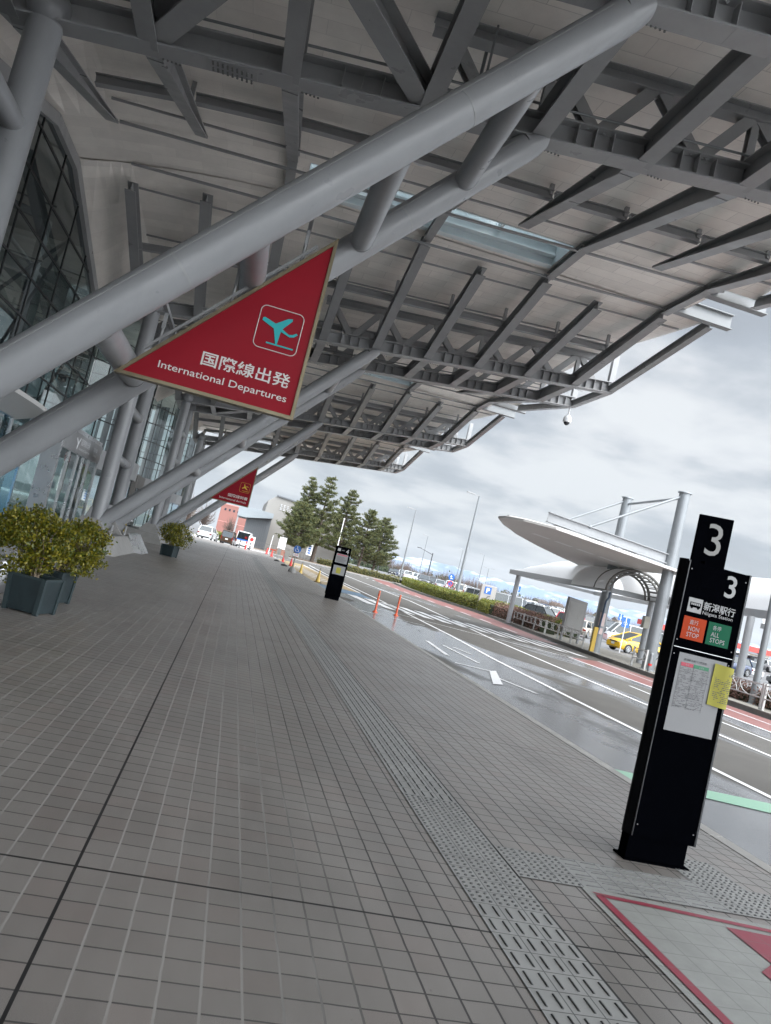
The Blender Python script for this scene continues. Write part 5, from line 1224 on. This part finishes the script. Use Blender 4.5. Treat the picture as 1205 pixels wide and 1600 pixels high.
# kind: length, width, height, belt, hood length, windscreen base, roof front, roof rear, tail base (fractions from the front)
KINDS = {'hatch': (3.9, 1.69, 1.52, .92, .10, .44, .82, .98, .80, .30), 'suv': (4.4, 1.80, 1.66, 1.02, .23, .38, .88, .98, .95, .35), 'kei': (3.4, 1.47, 1.72, .96, .15, .26, .93, .985, .90, .28),
         'sedan': (4.5, 1.76, 1.44, .90, .25, .42, .74, .90, .88, .32), 'van': (4.9, 1.80, 2.05, 1.12, .05, .19, .97, .992, 1.0, .34), 'wagon': (4.5, 1.76, 1.50, .92, .24, .40, .88, .985, .90, .32)}
def car(kind, col, x, y, z, rz, label, group, detail=True, cat='car', name='parked_car'):
    Lg, Wd, H, belt, a, b_, c, d, hood, wr = KINDS[kind]
    root = thing(name, (x, y, z), label, cat, group, rz); hw = Wd/2
    X = lambda f: Lg/2-f*Lg        # front is +x
    # lower body: lofted sections
    def top(f):
        if f < .02: return belt*.70
        if f < a: return belt*(.72+.22*(f/a)**.5)
        if f > .985: return belt*.9
        return belt*(.94+.06*min(1, (f-a)/.2)) if f < .97 else belt*.99
    S = []
    for f, wk, zb0 in ((0, .80, .30), (.012, .88, .24), (.04, .95, .20), (.10, .99, .19), (.2, 1, .19), (.35, 1, .19), (.5, 1, .19), (.65, 1, .19), (.8, 1, .20), (.9, .985, .21), (.965, .95, .24), (.992, .90, .30), (1.0, .84, .38)):
        t = top(f); w = hw*wk; S.append([(X(f), -w*.90, zb0), (X(f), -w, zb0+.12), (X(f), -w, t*.62), (X(f), -w*.985, t*.86), (X(f), -w*.90, t), (X(f), 0, t+.02), (X(f), w*.90, t), (X(f), w*.985, t*.86), (X(f), w, t*.62), (X(f), w, zb0+.12), (X(f), w*.90, zb0)])
    m = MB(); m.loft(S, True, True, True, True)
    # roof and pillars
    zr = H; bw = hw*.90; rw = hw*.74 if kind not in ('van', 'kei') else hw*.82
    def gh(sc=1.0, dz=0.0, inset=0.0):
        fb, ft, rt_, rb = X(a)-inset*1.5, X(b_)-inset, X(c)+inset, X(d)+inset*.6
        zt = zr-.05-dz
        return [(fb, -bw+inset, belt-.03), (fb, bw-inset, belt-.03), (ft, -rw+inset, zt), (ft, rw-inset, zt), (rt_, -rw+inset, zt), (rt_, rw-inset, zt), (rb, -bw+inset, belt-.03), (rb, bw-inset, belt-.03)]
    G_ = gh(inset=.015)
    roof = [(X(b_)+.02, -rw, zr-.07), (X(b_)-.18, -rw*.9, zr-.01), ((X(b_)+X(c))/2, -rw*.9, zr), (X(c)+.18, -rw*.9, zr-.02), (X(c)-.02, -rw, zr-.08)]
    R = [[(p[0], p[1], p[2]-.02), (p[0], p[1]*.86, p[2]+.012), (p[0], 0, p[2]+.03), (p[0], -p[1]*.86, p[2]+.012), (p[0], -p[1], p[2]-.02), (p[0], 0, p[2]-.06)] for p in roof]
    m.loft(R, True, True, True, False)
    q = gh(inset=-.004)
    for i, j in ((0, 2), (1, 3), (6, 4), (7, 5)): m.beam(q[i], q[j], .075, .07)
    for s in (-1, 1):
        for f in ((.60,) if kind not in ('van',) else (.38, .68)):
            m.beam((X(f), s*bw, belt-.03), (X(f)+.02, s*rw, zr-.06), .07, .05, (1, 0, 0))
        m.beam((X(b_), s*rw, zr-.06), (X(c), s*rw, zr-.06), .06, .05)
    m.build('body', PN[col], root, (0, 0, 0))
    g_ = MB(); g_.add(G_, [(0, 1, 3, 2), (6, 4, 5, 7), (0, 2, 4, 6), (1, 7, 5, 3)]); g_.build('window', CARGLASS, root, (0, 0, 0))
    # wheels with arches
    for fx in (.18 if kind != 'van' else .15, .82 if kind != 'van' else .78):
        for s in (-1, 1):
            w = MB(); yo = s*(hw-.09); w.lathe((0, 0, 0), [(.001, 0), (.001, 0)], 3) if False else None
            w.tube((X(fx), s*(hw-.19), wr), (X(fx), s*(hw+.005), wr), wr, wr*.985, 18); wo = w.build('wheel', TYRE, root, (0, 0, 0))
            if detail:
                k = MB(); k.tube((X(fx), s*(hw+.004), wr), (X(fx), s*(hw+.010), wr), wr*.62, wr*.60, 16)
                k.build('rim_well', TRIM, wo, (0, 0, 0)); k = MB()
                for i in range(7): an = 2*pi*i/7; k.beam((X(fx), s*(hw+.014), wr), (X(fx)+wr*.6*cos(an), s*(hw+.014), wr+wr*.6*sin(an)), .045, .012, (0, 1, 0))
                k.ring((X(fx), s*(hw+.012), wr), (0, 1, 0), wr*.62, .016, 18); k.build('rim', RIM, wo, (0, 0, 0))
            ar = MB(); ar.prism([(X(fx)+wr*1.17*cos(t), s*(hw*.985), wr+wr*1.17*sin(t)) for t in [pi*i/10-.25*(1-2*i/10) for i in range(11)]], (0, s*.022, 0)); ar.build('wheel_arch', TRIM, root, (0, 0, 0))
    # lamps, grille, plates, mirrors
    zt0 = belt*.62
    for s in (-1, 1):
        h = MB(); h.loft([[(X(.004)+.01, s*hw*.50, zt0), (X(.012)+.015, s*hw*.84, zt0+.02), (X(.012)+.015, s*hw*.86, zt0+.14), (X(.008)+.01, s*hw*.52, zt0+.12)], [(X(.06), s*hw*.55, zt0), (X(.11), s*hw*.992, zt0+.06), (X(.11), s*hw*.985, zt0+.17), (X(.05), s*hw*.55, zt0+.14)]], True, True)
        h.build('headlight', HEADL, root, (0, 0, 0))
        t = MB(); hh = .42 if kind in ('van', 'kei') else .16; t.bbox((X(1.0)-.012, s*hw*(.78 if hh > .3 else .66), zt0+.02), (X(.975), s*hw*.955, zt0+.02+hh)); t.build('tail_lamp', TAILL, root, (0, 0, 0))
        r = MB(); r.sphere((X(a)-.28, s*(hw+.09), belt+.05), .085, 8, 6, .75); r.build('mirror', PN[col], root, (0, 0, 0))
    g2 = MB(); g2.bbox((X(0)-.03, -hw*.46, zt0+.02), (X(0)+.012, hw*.46, zt0+.11)); g2.bbox((X(.012)-.03, -hw*.60, .25), (X(.012)+.04, hw*.60, .37)); g2.bbox((X(1)-.02, -hw*.7, .24), (X(1)+.02, hw*.7, .38)); g2.build('grille', TRIM, root, (0, 0, 0))
    p = MB(); p.bbox((X(0)+.013, -.165, .42), (X(0)+.02, .165, .58)); p.build('number_plate', PLATE, root, (0, 0, 0)); p = MB(); p.bbox((X(1)-.028, -.165, .62 if kind != 'van' else .7), (X(1)-.013, .165, .78 if kind != 'van' else .86)); p.build('number_plate', PLATE, root, (0, 0, 0))
    dl = MB()
    for s in (-1, 1):
        for f in (.40, .62, .80): dl.beam((X(f), s*(hw+.001), .30), (X(f), s*(hw-.008), belt-.08), .012, .006, (1, 0, 0))
        for f in (.57, .76): dl.bbox((X(f)-.09, s*hw-.012, belt*.80), (X(f)+.05, s*hw+.012, belt*.80+.03))
    dl.build('door_gap', TRIM, root, (0, 0, 0))
    return root
CPG = 'cars in the car park'; LZ = RZ-.01
car('hatch', 'yellow', 28.9, 50.2, LZ, radians(192), 'bright yellow hatchback parked behind the bollards, front to the left', CPG)
car('van', 'white', 36.2, 63.5, LZ, radians(168), 'tall white van parked behind the yellow hatchback', CPG, cat='van')
car('wagon', 'beige', 31.4, 63.5, LZ, radians(48), 'beige estate car between the arch foot and the white van', CPG)
car('kei', 'red', 32.9, 70.0, lot_z(33, 70), radians(205), 'red boxy small car right of the grey cabinet', CPG)
car('suv', 'black', 33.4, 77.6, lot_z(33, 77.6), radians(-62), 'black off-roader right behind the fence, the right one of two', CPG)
car('suv', 'navy', 32.4, 84.5, lot_z(33, 84.5), radians(-62), 'dark blue-black off-roader left of the black one', CPG)
car('kei', 'silver', 29.2, 87.0, lot_z(33, 87), radians(-60), 'silver boxy car just right of the parking sign slab', CPG)
car('van', 'silver', 27.6, 76.0, lot_z(33, 76), radians(170), 'silver-green van behind the hedge left of the parking sign', CPG, cat='van')
car('suv', 'navy', 44.0, 60.5, LZ, radians(200), 'dark blue off-roader seen between the near pillar and the pale column', CPG)
car('sedan', 'grey', 47.5, 57.0, LZ, radians(195), 'dark grey saloon at the right edge behind the steel pole', CPG)
car('suv', 'black', 40.0, 44.5, LZ, radians(185), 'black car at the right edge above the dry shrubs', CPG)
# vehicles at the end of the walkway
car('suv', 'white', -3.2, 96.5, RZ, radians(82), 'white off-roader seen from behind at the end of the walkway', 'vehicles at the end of the walkway')
car('kei', 'brown', -.62, 92.6, RZ, radians(84), 'brown minivan seen from behind at the end of the walkway', 'vehicles at the end of the walkway', cat='van')
v = car('van', 'white', 1.25, 96.5, RZ, radians(86), 'white van with a blue stripe and graphics seen from behind', 'vehicles at the end of the walkway', cat='van')
b = MB(); b.bbox((-2.465, -.8, .95), (-2.452, .8, 1.10)); b.build('blue_stripe', BLUES, v, (0, 0, 0))
b = MB(); b.bbox((-2.466, -.45, 1.25), (-2.452, -.15, 1.5)); b.build('red_emblem', TAILL, v, (0, 0, 0))
# rows of parked cars farther out: one prototype per kind and colour, copied
protos = {}
rnd = random.Random(21)
cols = ['white']*8+['silver']*4+['black']*3+['grey']*3+['navy', 'beige', 'white']
rows = [(66, 28, 60, 2.55, 0), (97, 28, 84, 2.6, 9), (104, 29, 90, 2.6, 15), (118, 30, 96, 2.6, 20), (125, 31, 100, 2.6, 20), (140, 30, 100, 2.7, 25), (148, 31, 100, 2.7, 0), (164, 34, 108, 2.7, 0), (172, 36, 108, 2.8, 0), (190, 40, 116, 2.8, 0), (212, 46, 125, 2.9, 0)]
n_far = 0
nth = {}
for ry, x0, x1, st, skip in rows:
    if ry < 90: x0 += 14
    x = x0; i = 0
    while x < x1:
        if rnd.random() < .84:
            kd = rnd.choice(['hatch', 'suv', 'kei', 'wagon', 'sedan', 'kei']); cl = rnd.choice(cols)
            if kd in ('hatch', 'wagon', 'sedan') and rnd.random() < .3: kd = 'suv'
            key = (kd, cl); ang = radians(78)+rnd.choice((0, pi))+rnd.gauss(0, .03)
            px, py = x+rnd.gauss(0, .1), ry+rnd.gauss(0, .25)+(x-x0)*.02; lz = lot_z(px, py)
            kn = {'hatch': 'hatchback', 'suv': 'off-roader', 'kei': 'boxy small car', 'wagon': 'estate car', 'sedan': 'saloon'}[kd]
            lab = '%s %s among the parked rows far out in the car park' % (cl, kn)
            if key in protos: o = copy_tree(protos[key]); o.location = (px, py, lz); o.rotation_euler = (0, 0, ang)
            else: o = protos[key] = car(kd, cl, px, py, lz, ang, lab, 'small %s %ss far out in the car park' % (cl, kn), detail=False)
            n_far += 1
        x += st; i += 1
# ------------------------------------------------------------------ trees
PINEM = leaf_material('pine_needles', (.048, .080, .030), (.165, .155, .055), .6, .2); BARK = mat('pine_bark', (.085, .065, .05), .9, bump=(20, .5))
def pine(x, y, h, w, lean, seed, label, yellow=0):
    rnd = random.Random(seed); t = thing('pine_tree', (x, y, RZ), label, 'tree', 'pine trees across the road')
    tr = MB(); L = MB(); lx, ly = lean
    def ax(z): f = z/h; return Vector((x+lx*f, y+ly*f, RZ+z))
    tr.path([ax(0), ax(h*.3)+Vector((.15, 0, 0)), ax(h*.6)-Vector((.1, 0, 0)), ax(h*.97)], [h*.024, h*.019, h*.011, .03], 8)
    z = h*.20
    while z < h*.985:
        f = z/h; R = w*(1-f)**.62*(.78+.4*rnd.random()) if f > .35 else w*(.72+.4*rnd.random())*(.6+f)
        nb = 5 if f < .8 else 4; a0 = rnd.uniform(0, 6.28)
        for k in range(nb):
            if rnd.random() < .14: continue
            a = a0+2*pi*k/nb+rnd.gauss(0, .25); r = R*rnd.uniform(.6, 1.12); p0 = ax(z); up = r*rnd.uniform(.12, .42)
            tip = p0+Vector((cos(a)*r, sin(a)*r, up)); mid = p0+Vector((cos(a)*r*.55, sin(a)*r*.55, up*.25-.05)); tr.path([p0, mid, tip], [.05+.035*(1-f), .035, .012], 4)
            n = int(20*r)+6
            for i in range(n):
                s = (i+rnd.random())/n; s = .22+.8*s; c = p0.lerp(mid, s*2) if s < .5 else mid.lerp(tip, min(1.04, s*2-1))
                c = c+Vector((rnd.gauss(0, .18), rnd.gauss(0, .18), rnd.gauss(.10, .10)))
                for j in range(9):
                    d = Vector((rnd.gauss(0, 1)+cos(a)*.5, rnd.gauss(0, 1)+sin(a)*.5, rnd.gauss(.75, .7))).normalized(); q = Vector((rnd.gauss(0, 1), rnd.gauss(0, 1), rnd.gauss(0, 1))); wv = d.cross(q).normalized()*.042; le = rnd.uniform(.22, .42)
                    L.add([c-wv, c+wv, c+d*le], [(0, 1, 2)])
        z += h*.048*rnd.uniform(.8, 1.25)
    tr.build('trunk', BARK, t); L.build('crown', PINEM, t)
pine(8.9, 112, 8.4, 4.4, (-.3, 0), 31, 'leftmost pine, low and wide, in front of the grey building')
pine(9.6, 118, 12.9, 3.8, (-.2, 0), 5, 'left one of the two tallest pines, behind the low wide one')
pine(12.0, 116, 13.2, 4.2, (.0, 0), 17, 'right one of the two tallest pines, leaning over the banner')
pine(16.2, 122, 12.6, 4.6, (.3, 0), 23, 'slender pointed pine right of the tallest pair')
pine(20.3, 124, 10.6, 4.8, (.4, 0), 41, 'rounded pine second from the right of the row')
pine(23.3, 127, 9.9, 4.6, (.6, 0), 57, 'rightmost pine of the row, spreading toward the lamp poles')
# white lamp pole in front of the pines, posters, fence by the grey building
t = thing('lamp_post', (14.9, 113, RZ), 'white slim lamp pole standing in front of the pines', 'street lamp'); b = MB(); b.tube((14.9, 113, RZ), (14.9, 113, RZ+7.4), .09, .06, 10); b.build('pole', WHITEM, t)
b = MB(); b.sphere((14.9, 113, RZ+7.45), .13, 10, 8); b.build('lamp_head', WHITEM, t)
t = thing('banner', (10.9, 112, RZ), 'white upright banner with blue print between the pine trunks', 'banner'); b = MB(); b.bbox((10.5, 111.95, RZ+1.0), (11.3, 112, RZ+2.6)); q = b.build('cloth', WHITEM, t); b = MB()
for i in range(4): b.bbox((10.7, 111.93, RZ+1.2+i*.33), (11.1, 111.94, RZ+1.42+i*.33))
b.build('print', BLUES, q); b = MB(); b.tube((10.45, 112, RZ), (10.45, 112, RZ+2.8), .03, .03, 6); b.build('pole', STEEL, t)
t = thing('information_board', (6.6, 108, RZ), 'white information board on a brick base left of the pines', 'sign'); b = MB(); b.bbox((6.1, 107.9, RZ+.95), (7.1, 108, RZ+2.6)); b.build('board', WHITEM, t); b = MB(); b.bbox((6.0, 107.7, RZ), (7.2, 108.2, RZ+.9)); b.build('brick_base', mat('brick', (.22, .11, .08), .8, noise=(8, .25)), t)
t = thing('railing', (9, 118, RZ), 'low dark railing along the pavement before the grey building', 'railing'); b = MB()
for i in range(40): b.bbox((2.2+i*.48, 117.98, RZ), (2.24+i*.48, 118.02, RZ+1.1))
for z in (.35, 1.1): b.bbox((2.2, 117.98, RZ+z), (21, 118.02, RZ+z+.05))
b.build('bars', BOLT, t)
# far pavement kerb across the junction
b = MB(); b.bbox((-60, 128, -.4), (2, 128.4, RZ+.14)); structure(b, 'far_kerb', CONC)
b = MB(); sheet(b, [(2.5, 106.5), (26, 106.5), (34, 140), (2.5, 160)], RZ+.10); sheet(b, [(2.5, 106.5), (26, 106.5), (26, 106.5), (2.5, 106.5)], RZ); structure(b, 'far_pavement', mat('brown_pavement', (.20, .15, .11), .8, noise=(1, .2)))
b = MB(); b.bbox((2.5, 106.2, RZ-.1), (26, 106.5, RZ+.13)); structure(b, 'far_pavement_kerb', CONC)

# ------------------------------------------------------------------ buildings
GB = mat('grey_render', (.27, .262, .245), .8, noise=(.25, .06), bump=(14, .1)); GR = mat('dark_roof_edge', (.12, .13, .14), .6)
t = thing('grey_building', (14, 132, RZ), 'grey windowless building behind the pines with lettering near its top left corner', 'building')
b = MB(); b.prism([(3.4, 128, RZ), (17.5, 128, RZ), (17.5, 128, 8.2), (5.2, 128, 9.1), (3.9, 128, 8.0)], (0, 22, 0)); w_ = b.build('wall', GB, t)
b = MB(); b.beam((5.1, 127.9, 9.12), (17.6, 127.9, 8.22), .4, .22); b.build('roof_edge', GR, t)
b = MB()
for r, (n, z) in enumerate(((6, 7.7), (4, 7.15))):
    for i in range(n): xx = 6.0+i*.55; b.bbox((xx, 127.9, z-.16-.035*i), (xx+.34, 127.97, z-.10-.035*i)); b.bbox((xx+.13, 127.9, z-.2-.035*i), (xx+.2, 127.97, z+.18-.035*i)); b.bbox((xx, 127.9, z+.1-.035*i), (xx+.34, 127.97, z+.15-.035*i))
b.build('raised_lettering', WHITEM, w_)
b = MB(); b.prism([(-.4, 120, 4.2), (-.4, 120, 5.6), (1.2, 120, 5.9), (5.0, 120, 5.75), (5.0, 120, 5.0), (1.0, 120, 4.2)], (0, 14, 0)); b.build('annex_roof', mat('slate_metal', (.24, .27, .29), .5, noise=(.5, .1)), t)
b = MB()
for i in range(11): b.bbox((1.2+i*.32, 121, RZ), (1.32+i*.32, 121.2, 5.0))
b.bbox((1.1, 121.25, RZ), (4.9, 121.3, 5.0)); b.build('annex_louvre', GR, t)
b = MB(); b.bbox((-.35, 120.2, RZ), (-.1, 120.5, 4.3)); b.build('annex_post', STEEL, t)
PK = mat('pink_brick', (.27, .12, .10), .8, noise=(.4, .1))
t = thing('pink_building', (0, 190, RZ), 'salmon pink building with a row of tiny windows behind the parked vans', 'building')
b = MB(); b.bbox((-4.8, 190, RZ), (4.5, 204, 7.6)); b.bbox((4.5, 192, RZ), (12, 204, 5.0)); w_ = b.build('wall', PK, t)
for i in range(8):
    b = MB(); b.bbox((-3.9+i*1.05, 189.94, 6.2), (-3.45+i*1.05, 189.99, 6.75)); b.build('window', mat('dark_window', (.03, .035, .045), .2) if 'dark_window' not in bpy.data.materials else bpy.data.materials['dark_window'], t)
b = MB(); b.bbox((-4.9, 189.9, 7.6), (4.6, 204, 7.85)); b.bbox((-4.85, 189.94, 3.4), (4.5, 189.99, 3.55)); b.build('cornice', mat('pink_trim', (.45, .22, .19), .7), t)
DW = bpy.data.materials['dark_window']
hr = random.Random(9)
HC = [(.34, .30, .25), (.40, .37, .31), (.28, .22, .17), (.42, .40, .37)]; HM = [mat('house_wall_%s' % n, c, .8, noise=(.6, .06)) for n, c in zip(('tan', 'cream', 'brown', 'pale'), HC)]; RM = [mat('roof_tile_%s' % n, c, .7) for n, c in (('grey', (.10, .10, .11)), ('brown', (.14, .10, .08)))]
HN = ['tan', 'cream', 'brown', 'pale']
for i in range(15):
    x = 221+i*15.5; y = 520-i*2.2+hr.uniform(-9, 9); w = hr.uniform(7.5, 10); d = 8; h = hr.uniform(4.6, 5.8); k = i % 4
    t = thing('house', (x, y, LZ), '%s house, %s roof, number %d from the left in the far row' % (HN[k], ('grey', 'brown')[i % 2], i+1), 'house', 'houses beyond the car park', 0)
    b = MB(); b.bbox((x-w/2, y, LZ), (x+w/2, y+d, h)); b.build('wall', HM[k], t)
    b = MB(); b.prism([(x-w/2-.5, y-.5, h), (x-w/2-.5, y+d+.5, h), (x-w/2-.5, y+d/2, h+2.3)], (w+1, 0, 0)); b.build('roof', RM[i % 2], t)
    for q in range(3): b = MB(); b.bbox((x-w/2+1+q*w*.3, y-.06, h-2.1), (x-w/2+2.2+q*w*.3, y-.01, h-1)); b.build('window', DW, t)
t = thing('red_awning', (64, 96, LZ), 'long red roofed pay booth strip beyond the white van', 'kiosk')
b = MB(); b.bbox((56, 95, 2.5), (76, 98, 3.2)); b.build('roof', mat('red_fascia', (.50, .05, .04), .5), t); b = MB()
for x in (57, 62, 67, 72, 75): b.bbox((x-.1, 96, LZ), (x+.1, 96.2, 2.5))
b.build('post', SHM, t); b = MB(); b.bbox((58, 96.5, LZ), (70, 97.8, 2.3)); b.build('booth', mat('booth_wall', (.3, .31, .32), .6), t)

# ------------------------------------------------------------------ far wood, bare trees, mountains
BT = mat('bare_twigs', (.115, .085, .07), .9); EVG = leaf_material('evergreen_mass', (.03, .05, .02), (.07, .09, .035), .7, .1)
def twigs(mb, x, y, h, w, n, rnd, z=LZ):
    for i in range(n):
        a = rnd.uniform(0, 6.28); r = w*rnd.random()**.6; p = Vector((x, y, z+h*rnd.uniform(.1, .4))); q = Vector((x+r*cos(a), y+r*sin(a), z+h*(1-.45*(r/w)**2)*rnd.uniform(.6, 1.05)))
        s = Vector((q-p)).cross(Vector((0, 1, .2))).normalized()*(.03+.002*h); m = p.lerp(q, .5)+Vector((rnd.gauss(0, .4), rnd.gauss(0, .4), 0))
        mb.add([p-s, p+s, m+s*.6, m-s*.6, q], [(0, 1, 2, 3), (3, 2, 4)])
rw = random.Random(5); wood = MB()
for i in range(330):
    f = i/330; x = 62+f*170+rw.gauss(0, 2); y = 395-f*60+rw.uniform(-12, 12); twigs(wood, x, y, rw.uniform(6, 10.5)*(1.15-.55*f)*(1+.15*sin(f*23)), 3.6, 46, rw)
wo_ = wood.build('far_wood', BT); tag(wo_, 'brown leafless wood along the horizon behind the car park', 'wood', kind='stuff')
ev = MB()
for i in range(16000):
    f = rw.random(); x = 60+f*178; y = 393-f*60+rw.uniform(-8, 8); hgt = (3.2+1.2*sin(f*31)+.8*sin(f*77))*(1.1-.5*f); leaf(ev, (x, y, LZ+abs(rw.gauss(0, .45))*hgt), 1.3, rw)
tag(ev.build('far_undergrowth', EVG), 'dark evergreen undergrowth at the foot of the far wood', 'undergrowth', kind='stuff')
for i, (x, y, h) in enumerate(((-9.5, 150, 8), (-13, 162, 9), (-6.5, 158, 7.5), (-18, 170, 10), (-1.5, 176, 6), (3.5, 178, 5.5), (-23, 182, 11), (7.6, 172, 5.5))):
    t = thing('bare_tree', (x, y, RZ), 'leafless tree in front of the pink building, number %d from the left' % (sorted([-9.5/150, -13/162, -6.5/158, -18/170, -1.5/176, 3.5/178, -23/182, 7.6/172]).index(x/y)+1), 'tree', 'leafless trees beyond the forecourt')
    b = MB(); b.tube((x, y, RZ), (x, y, RZ+h*.5), .16, .08, 6); b.build('trunk', BT, t); b = MB(); twigs(b, x, y, h, h*.36, 150, rw, RZ); b.build('crown', BT, t)
hb_ = MB(); 
for i in range(2600): leaf(hb_, (rw.uniform(-4.8, 1.5), 112+rw.uniform(-.5, .5), RZ+rw.uniform(0, 1.1)), .3, rw)
t = thing('hedge', (-2, 112, RZ), 'green hedge beyond the white off-roader and the brown minivan', 'hedge'); hb_.build('foliage', HG, t); b = MB(); b.bbox((-4.7, 111.7, RZ), (1.4, 112.3, RZ+.9)); b.build('core', HCORE, t)
# low buildings on the left horizon
t = thing('low_building', (-40, 240, RZ), 'long pale low building on the horizon behind the leafless trees', 'building'); b = MB(); b.bbox((-60, 240, RZ), (-14, 255, 5.5)); b.build('wall', HM[3], t); b = MB(); b.bbox((-60.3, 239.7, 5.5), (-13.7, 255, 6.0)); b.build('roof', RM[0], t)
for i in range(9): b = MB(); b.bbox((-57+i*5, 239.9, 1.5), (-54+i*5, 239.97, 3.5)); b.build('window', DW, t)

MT = mat('hazed_snowy_mountain', (.5, .55, .62), .9); g = NG(MT); x, y, z = g.xyz()
nn = g.noise(.006, 8, .68, sx=(1, 1, 2.4)); sn = g.rng(g.m('ADD', nn, g.m('MULTIPLY', z, .0011)), .57, .69, 0, 1, True)
g.lk(g.mix(sn, (.10, .155, .24), (.36, .40, .46)), g.b.inputs['Base Color'])  # haze of distance painted in: rock and snow both tinted blue
import mathutils.noise as mn
mb = MB(); nx, ny = 240, 20; V = []
for j in range(ny):
    for i in range(nx):
        X = 400+i*24.5; Y = 3950+j*55-(i/nx)*1500; f = j/(ny-1); env = sin(pi*min(1, f*1.15)*.5+.0) if f < .87 else 1-(f-.87)*2
        p = Vector((X*.0021, Y*.0021, 3.1)); h = 0
        for o, a in ((1, 1), (2.2, .5), (4.7, .27), (9.3, .13), (19, .06)): h += a*(1-2*abs(mn.noise(p*o)))
        side = min(1, i/30)
        V.append((X, Y, -5+max(0, (118*env*(.62+.30*h))*side*(1-.12*i/nx))))
mb.add(V, [(j*nx+i, j*nx+i+1, (j+1)*nx+i+1, (j+1)*nx+i) for j in range(ny-1) for i in range(nx-1)], True)
structure(mb, 'mountains', MT)

# ------------------------------------------------------------------ the air itself
HZ = bpy.data.materials.new('haze_air'); HZ.use_nodes = True; t = HZ.node_tree; t.nodes.clear(); o = t.nodes.new('ShaderNodeOutputMaterial'); p = t.nodes.new('ShaderNodeVolumePrincipled')
p.inputs['Color'].default_value = (.86, .93, 1, 1); p.inputs['Density'].default_value = 0.00008; p.inputs['Anisotropy'].default_value = .2; t.links.new(p.outputs[0], o.inputs['Volume'])
HAZE = True
if HAZE:
    b = MB(); b.bbox((-700, -400, -2), (7400, 5600, 210)); hz_ = b.build('haze', HZ); hz_['kind'] = 'stuff'
